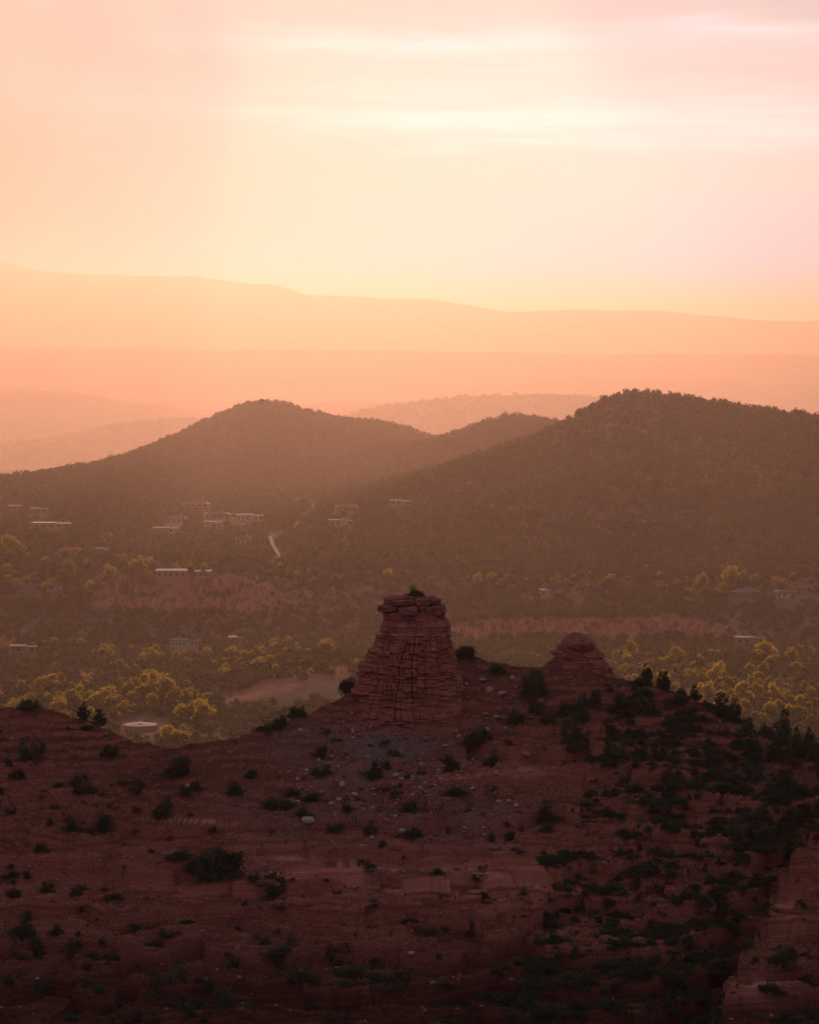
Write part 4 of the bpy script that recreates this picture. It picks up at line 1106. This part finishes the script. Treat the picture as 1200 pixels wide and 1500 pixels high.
def house(px, py, wp, hp, wall, roof, style, label, nwin=4, rot=0.0, y0=1100, y1=2600):
    h = hit(px, py, 'land', y0, y1, 2500)
    if h is None: return
    s = h.y / F; W = wp * s; Hh = max(3.0, hp * s * 0.72); Dp = max(7.0, W * 0.5); ft = Hh * 0.30
    root = link('house', None); root.location = h; root.rotation_euler = (0, 0, rot)
    tag(root, label, 'house', 'houses in the valley')
    if style == 'flat':
        boxes('wall', [(-W / 2, W * .12, 0, Dp, -3, Hh), (W * .12, W / 2, 1.6, Dp * .9, -3, Hh * .86)], HM[wall], root)
        boxes('roof', [(-W / 2 - .8, W * .12 - .01, -1.0, Dp + .6, Hh + .003, Hh + .45), (W * .12, W / 2 + .8, .8, Dp * .9 + .6, Hh * .86 + .003, Hh * .86 + .4)], HM[roof], root)
    else:
        boxes('wall', [(-W / 2, W / 2, 0, Dp, -3, Hh)], HM[wall], root)
        V, Fc = [], []
        o_ = .8; rz = Hh + max(1.6, Hh * .45)
        V = [(-W / 2 - o_, -o_, Hh), (W / 2 + o_, -o_, Hh), (W / 2 + o_, Dp + o_, Hh), (-W / 2 - o_, Dp + o_, Hh), (-W / 2 * .55, Dp / 2, rz), (W / 2 * .55, Dp / 2, rz)]
        Fc = [(0, 1, 5, 4), (1, 2, 5), (2, 3, 4, 5), (3, 0, 4), (3, 2, 1, 0)]
        me = bpy.data.meshes.new('roof'); me.from_pydata(V, [], Fc)
        rf = link('roof', me, root, [HM[roof]])
        boxes('chimney', [(W * .18, W * .18 + 1.1, Dp * .6, Dp * .6 + 1.1, Hh, rz + .9)], HM[wall], rf)
    for k in range(nwin):
        cx = -W / 2 + W * (k + .5) / nwin; ww = W / nwin * .30
        yy = 0 if style != 'flat' or cx + ww < W * .12 else 1.6
        if style == 'flat' and abs(cx - W * .12) < ww: continue
        fr = boxes('window', [(cx - ww, cx + ww, yy - .07, yy - .003, Hh * .22, Hh * .25), (cx - ww, cx + ww, yy - .07, yy - .003, Hh * .74, Hh * .77), (cx - ww, cx - ww + .12, yy - .07, yy - .003, Hh * .25, Hh * .74), (cx + ww - .12, cx + ww, yy - .07, yy - .003, Hh * .25, Hh * .74)], HM['white'], root)
        boxes('pane', [(cx - ww + .12, cx + ww - .12, yy - .05, yy - .004, Hh * .25, Hh * .74)], HM['glass'], fr)
    return root
house(268, 846, 78, 9, 'tan', 'roof_pale', 'flat', 'long low flat roofed house on top of the red cliff', 9, y0=1440)
house(22, 748, 20, 7, 'tan', 'roof_pale', 'flat', 'pale roofed house at the foot of the left hill, nearest the left edge', 3)
house(56, 752, 24, 7, 'tan', 'roof_pale', 'flat', 'second pale roofed house from the left edge under the left hill', 3)
house(75, 774, 56, 9, 'tan', 'roof_brown', 'flat', 'long brown house below the two pale roofed houses at the left', 5)
house(258, 766, 30, 10, 'white', 'roof_pale', 'hip', 'white house with pale hipped roof, uphill of the grey flat one', 4)
house(243, 781, 38, 9, 'white', 'roof_pale', 'flat', 'flat grey white house below the white hipped roof house', 5)
house(318, 760, 36, 9, 'tan', 'roof_brown', 'hip', 'brown hipped roof house beside the white house with many windows', 4)
house(313, 772, 24, 7, 'white', 'roof_pale', 'flat', 'small white house right below the brown hipped roof one', 3)
house(366, 764, 38, 13, 'white', 'roof_pale', 'flat', 'white two level house with a row of windows by the driveway', 6)
house(288, 744, 34, 7, 'tan', 'roof_red', 'hip', 'low reddish house highest up on the left hill foot', 4)
house(508, 750, 32, 9, 'tan', 'roof_red', 'hip', 'reddish hipped roof house at the foot of the right hill', 4)
house(500, 770, 34, 8, 'white', 'roof_pale', 'flat', 'flat pale house just below the reddish hipped roof house', 4)
house(587, 741, 28, 7, 'tan', 'roof_pale', 'flat', 'house with glinting pale roof on the lower edge of the right hill', 4)
house(103, 814, 34, 9, 'red', 'roof_red', 'hip', 'red tiled roof house standing above the upper left grove', 4)
house(150, 812, 18, 6, 'tan', 'roof_pale', 'flat', 'small pale roofed house right of the red tiled roof house', 2)
house(154, 793, 20, 6, 'tan', 'roof_brown', 'hip', 'small brown house uphill of the red tiled roof house', 2)
house(356, 797, 22, 7, 'white', 'roof_brown', 'hip', 'small grey house below the white house with many windows', 3)
house(42, 866, 32, 9, 'tan', 'roof_brown', 'flat', 'dark roofed house among the trees of the upper left grove', 4, y0=1300)
house(80, 866, 20, 6, 'white', 'roof_pale', 'flat', 'small pale house right of the dark roofed house in the grove', 2, y0=1300)
house(270, 948, 40, 8, 'white', 'roof_pale', 'flat', 'white house with a row of openings under the red cliff', 7, y0=1100)
house(345, 944, 18, 5, 'tan', 'roof_pale', 'flat', 'small glinting roof house right of the white one under the cliff', 2, y0=1100)
house(32, 957, 38, 6, 'tan', 'roof_pale', 'flat', 'low pale roofed house at the left edge under the cliff', 4, y0=1100)
house(1093, 876, 42, 10, 'red', 'roof_pale', 'hip', 'low pale roofed house among golden trees at the right', 5, y0=1300)
house(1153, 876, 30, 8, 'white', 'roof_pale', 'flat', 'white roofed house at the right edge of the bench', 4, y0=1300)
house(800, 874, 14, 6, 'white', 'roof_pale', 'flat', 'tiny white house on the scarp left of the knoll', 2, y0=1300)
house(1100, 944, 44, 5, 'tan', 'roof_pale', 'flat', 'low pale house below the scarp at the right', 4, y0=1100)

# ------------------------------------------------------------------ round water tank
h = hit(206, 1068, 'land', 900, 1300)
s = h.y / F; rt_ = 24 * s
M['tank'] = plain('tank_paint', (0.34, 0.17, 0.14), 0.6, 0.08, 0.4)
M['tank_roof'] = plain('tank_roof_paint', (0.26, 0.145, 0.125), 0.9, 0.10, 0.3)
tank = link('water_tank', None); tank.location = h
tag(tank, 'round low water tank with pinkish roof behind the dip in the ridge', 'water tank')
th = np.linspace(0, 2 * math.pi, 64, endpoint=False)
V, Fc = [], []
for r_, z_ in ((rt_, -2), (rt_, 1.5), (rt_ + .12, 1.503), (rt_ + .12, 1.75)):
    V += [(r_ * math.cos(a), r_ * math.sin(a), z_) for a in th]
for k in range(3):
    Fc += [(k * 64 + i, k * 64 + (i + 1) % 64, (k + 1) * 64 + (i + 1) % 64, (k + 1) * 64 + i) for i in range(64)]
me = bpy.data.meshes.new('tank_wall'); me.from_pydata(V, [], Fc); link('tank_wall', me, tank, [M['tank']])
V = [((rt_ + .1) * math.cos(a), (rt_ + .1) * math.sin(a), 1.753) for a in th] + [(0, 0, 2.3)]
me = bpy.data.meshes.new('tank_roof'); me.from_pydata(V, [], [(i, (i + 1) % 64, 64) for i in range(64)]); rf = link('tank_roof', me, tank, [M['tank_roof']])
boxes('hatch', [(-.5, .5, -.5, .5, 2.15, 2.6)], M['tank'], rf)

# ------------------------------------------------------------------ the air
m, t, out = new_mat('haze')
pv = t.nodes.new('ShaderNodeVolumePrincipled')
pv.inputs['Color'].default_value = (*HAZE_COLOR, 1)
pv.inputs['Density'].default_value = HAZE_DENSITY
pv.inputs['Density Attribute'].default_value = ''
pv.inputs['Anisotropy'].default_value = HAZE_G
t.links.new(pv.outputs[0], out.inputs['Volume'])
try: m.cycles.homogeneous_volume = True
except Exception: pass
hz = boxes('haze', [(-60000, 60000, -5000, 60000, -311, 590)], m, None)
tag(hz, kind='stuff')
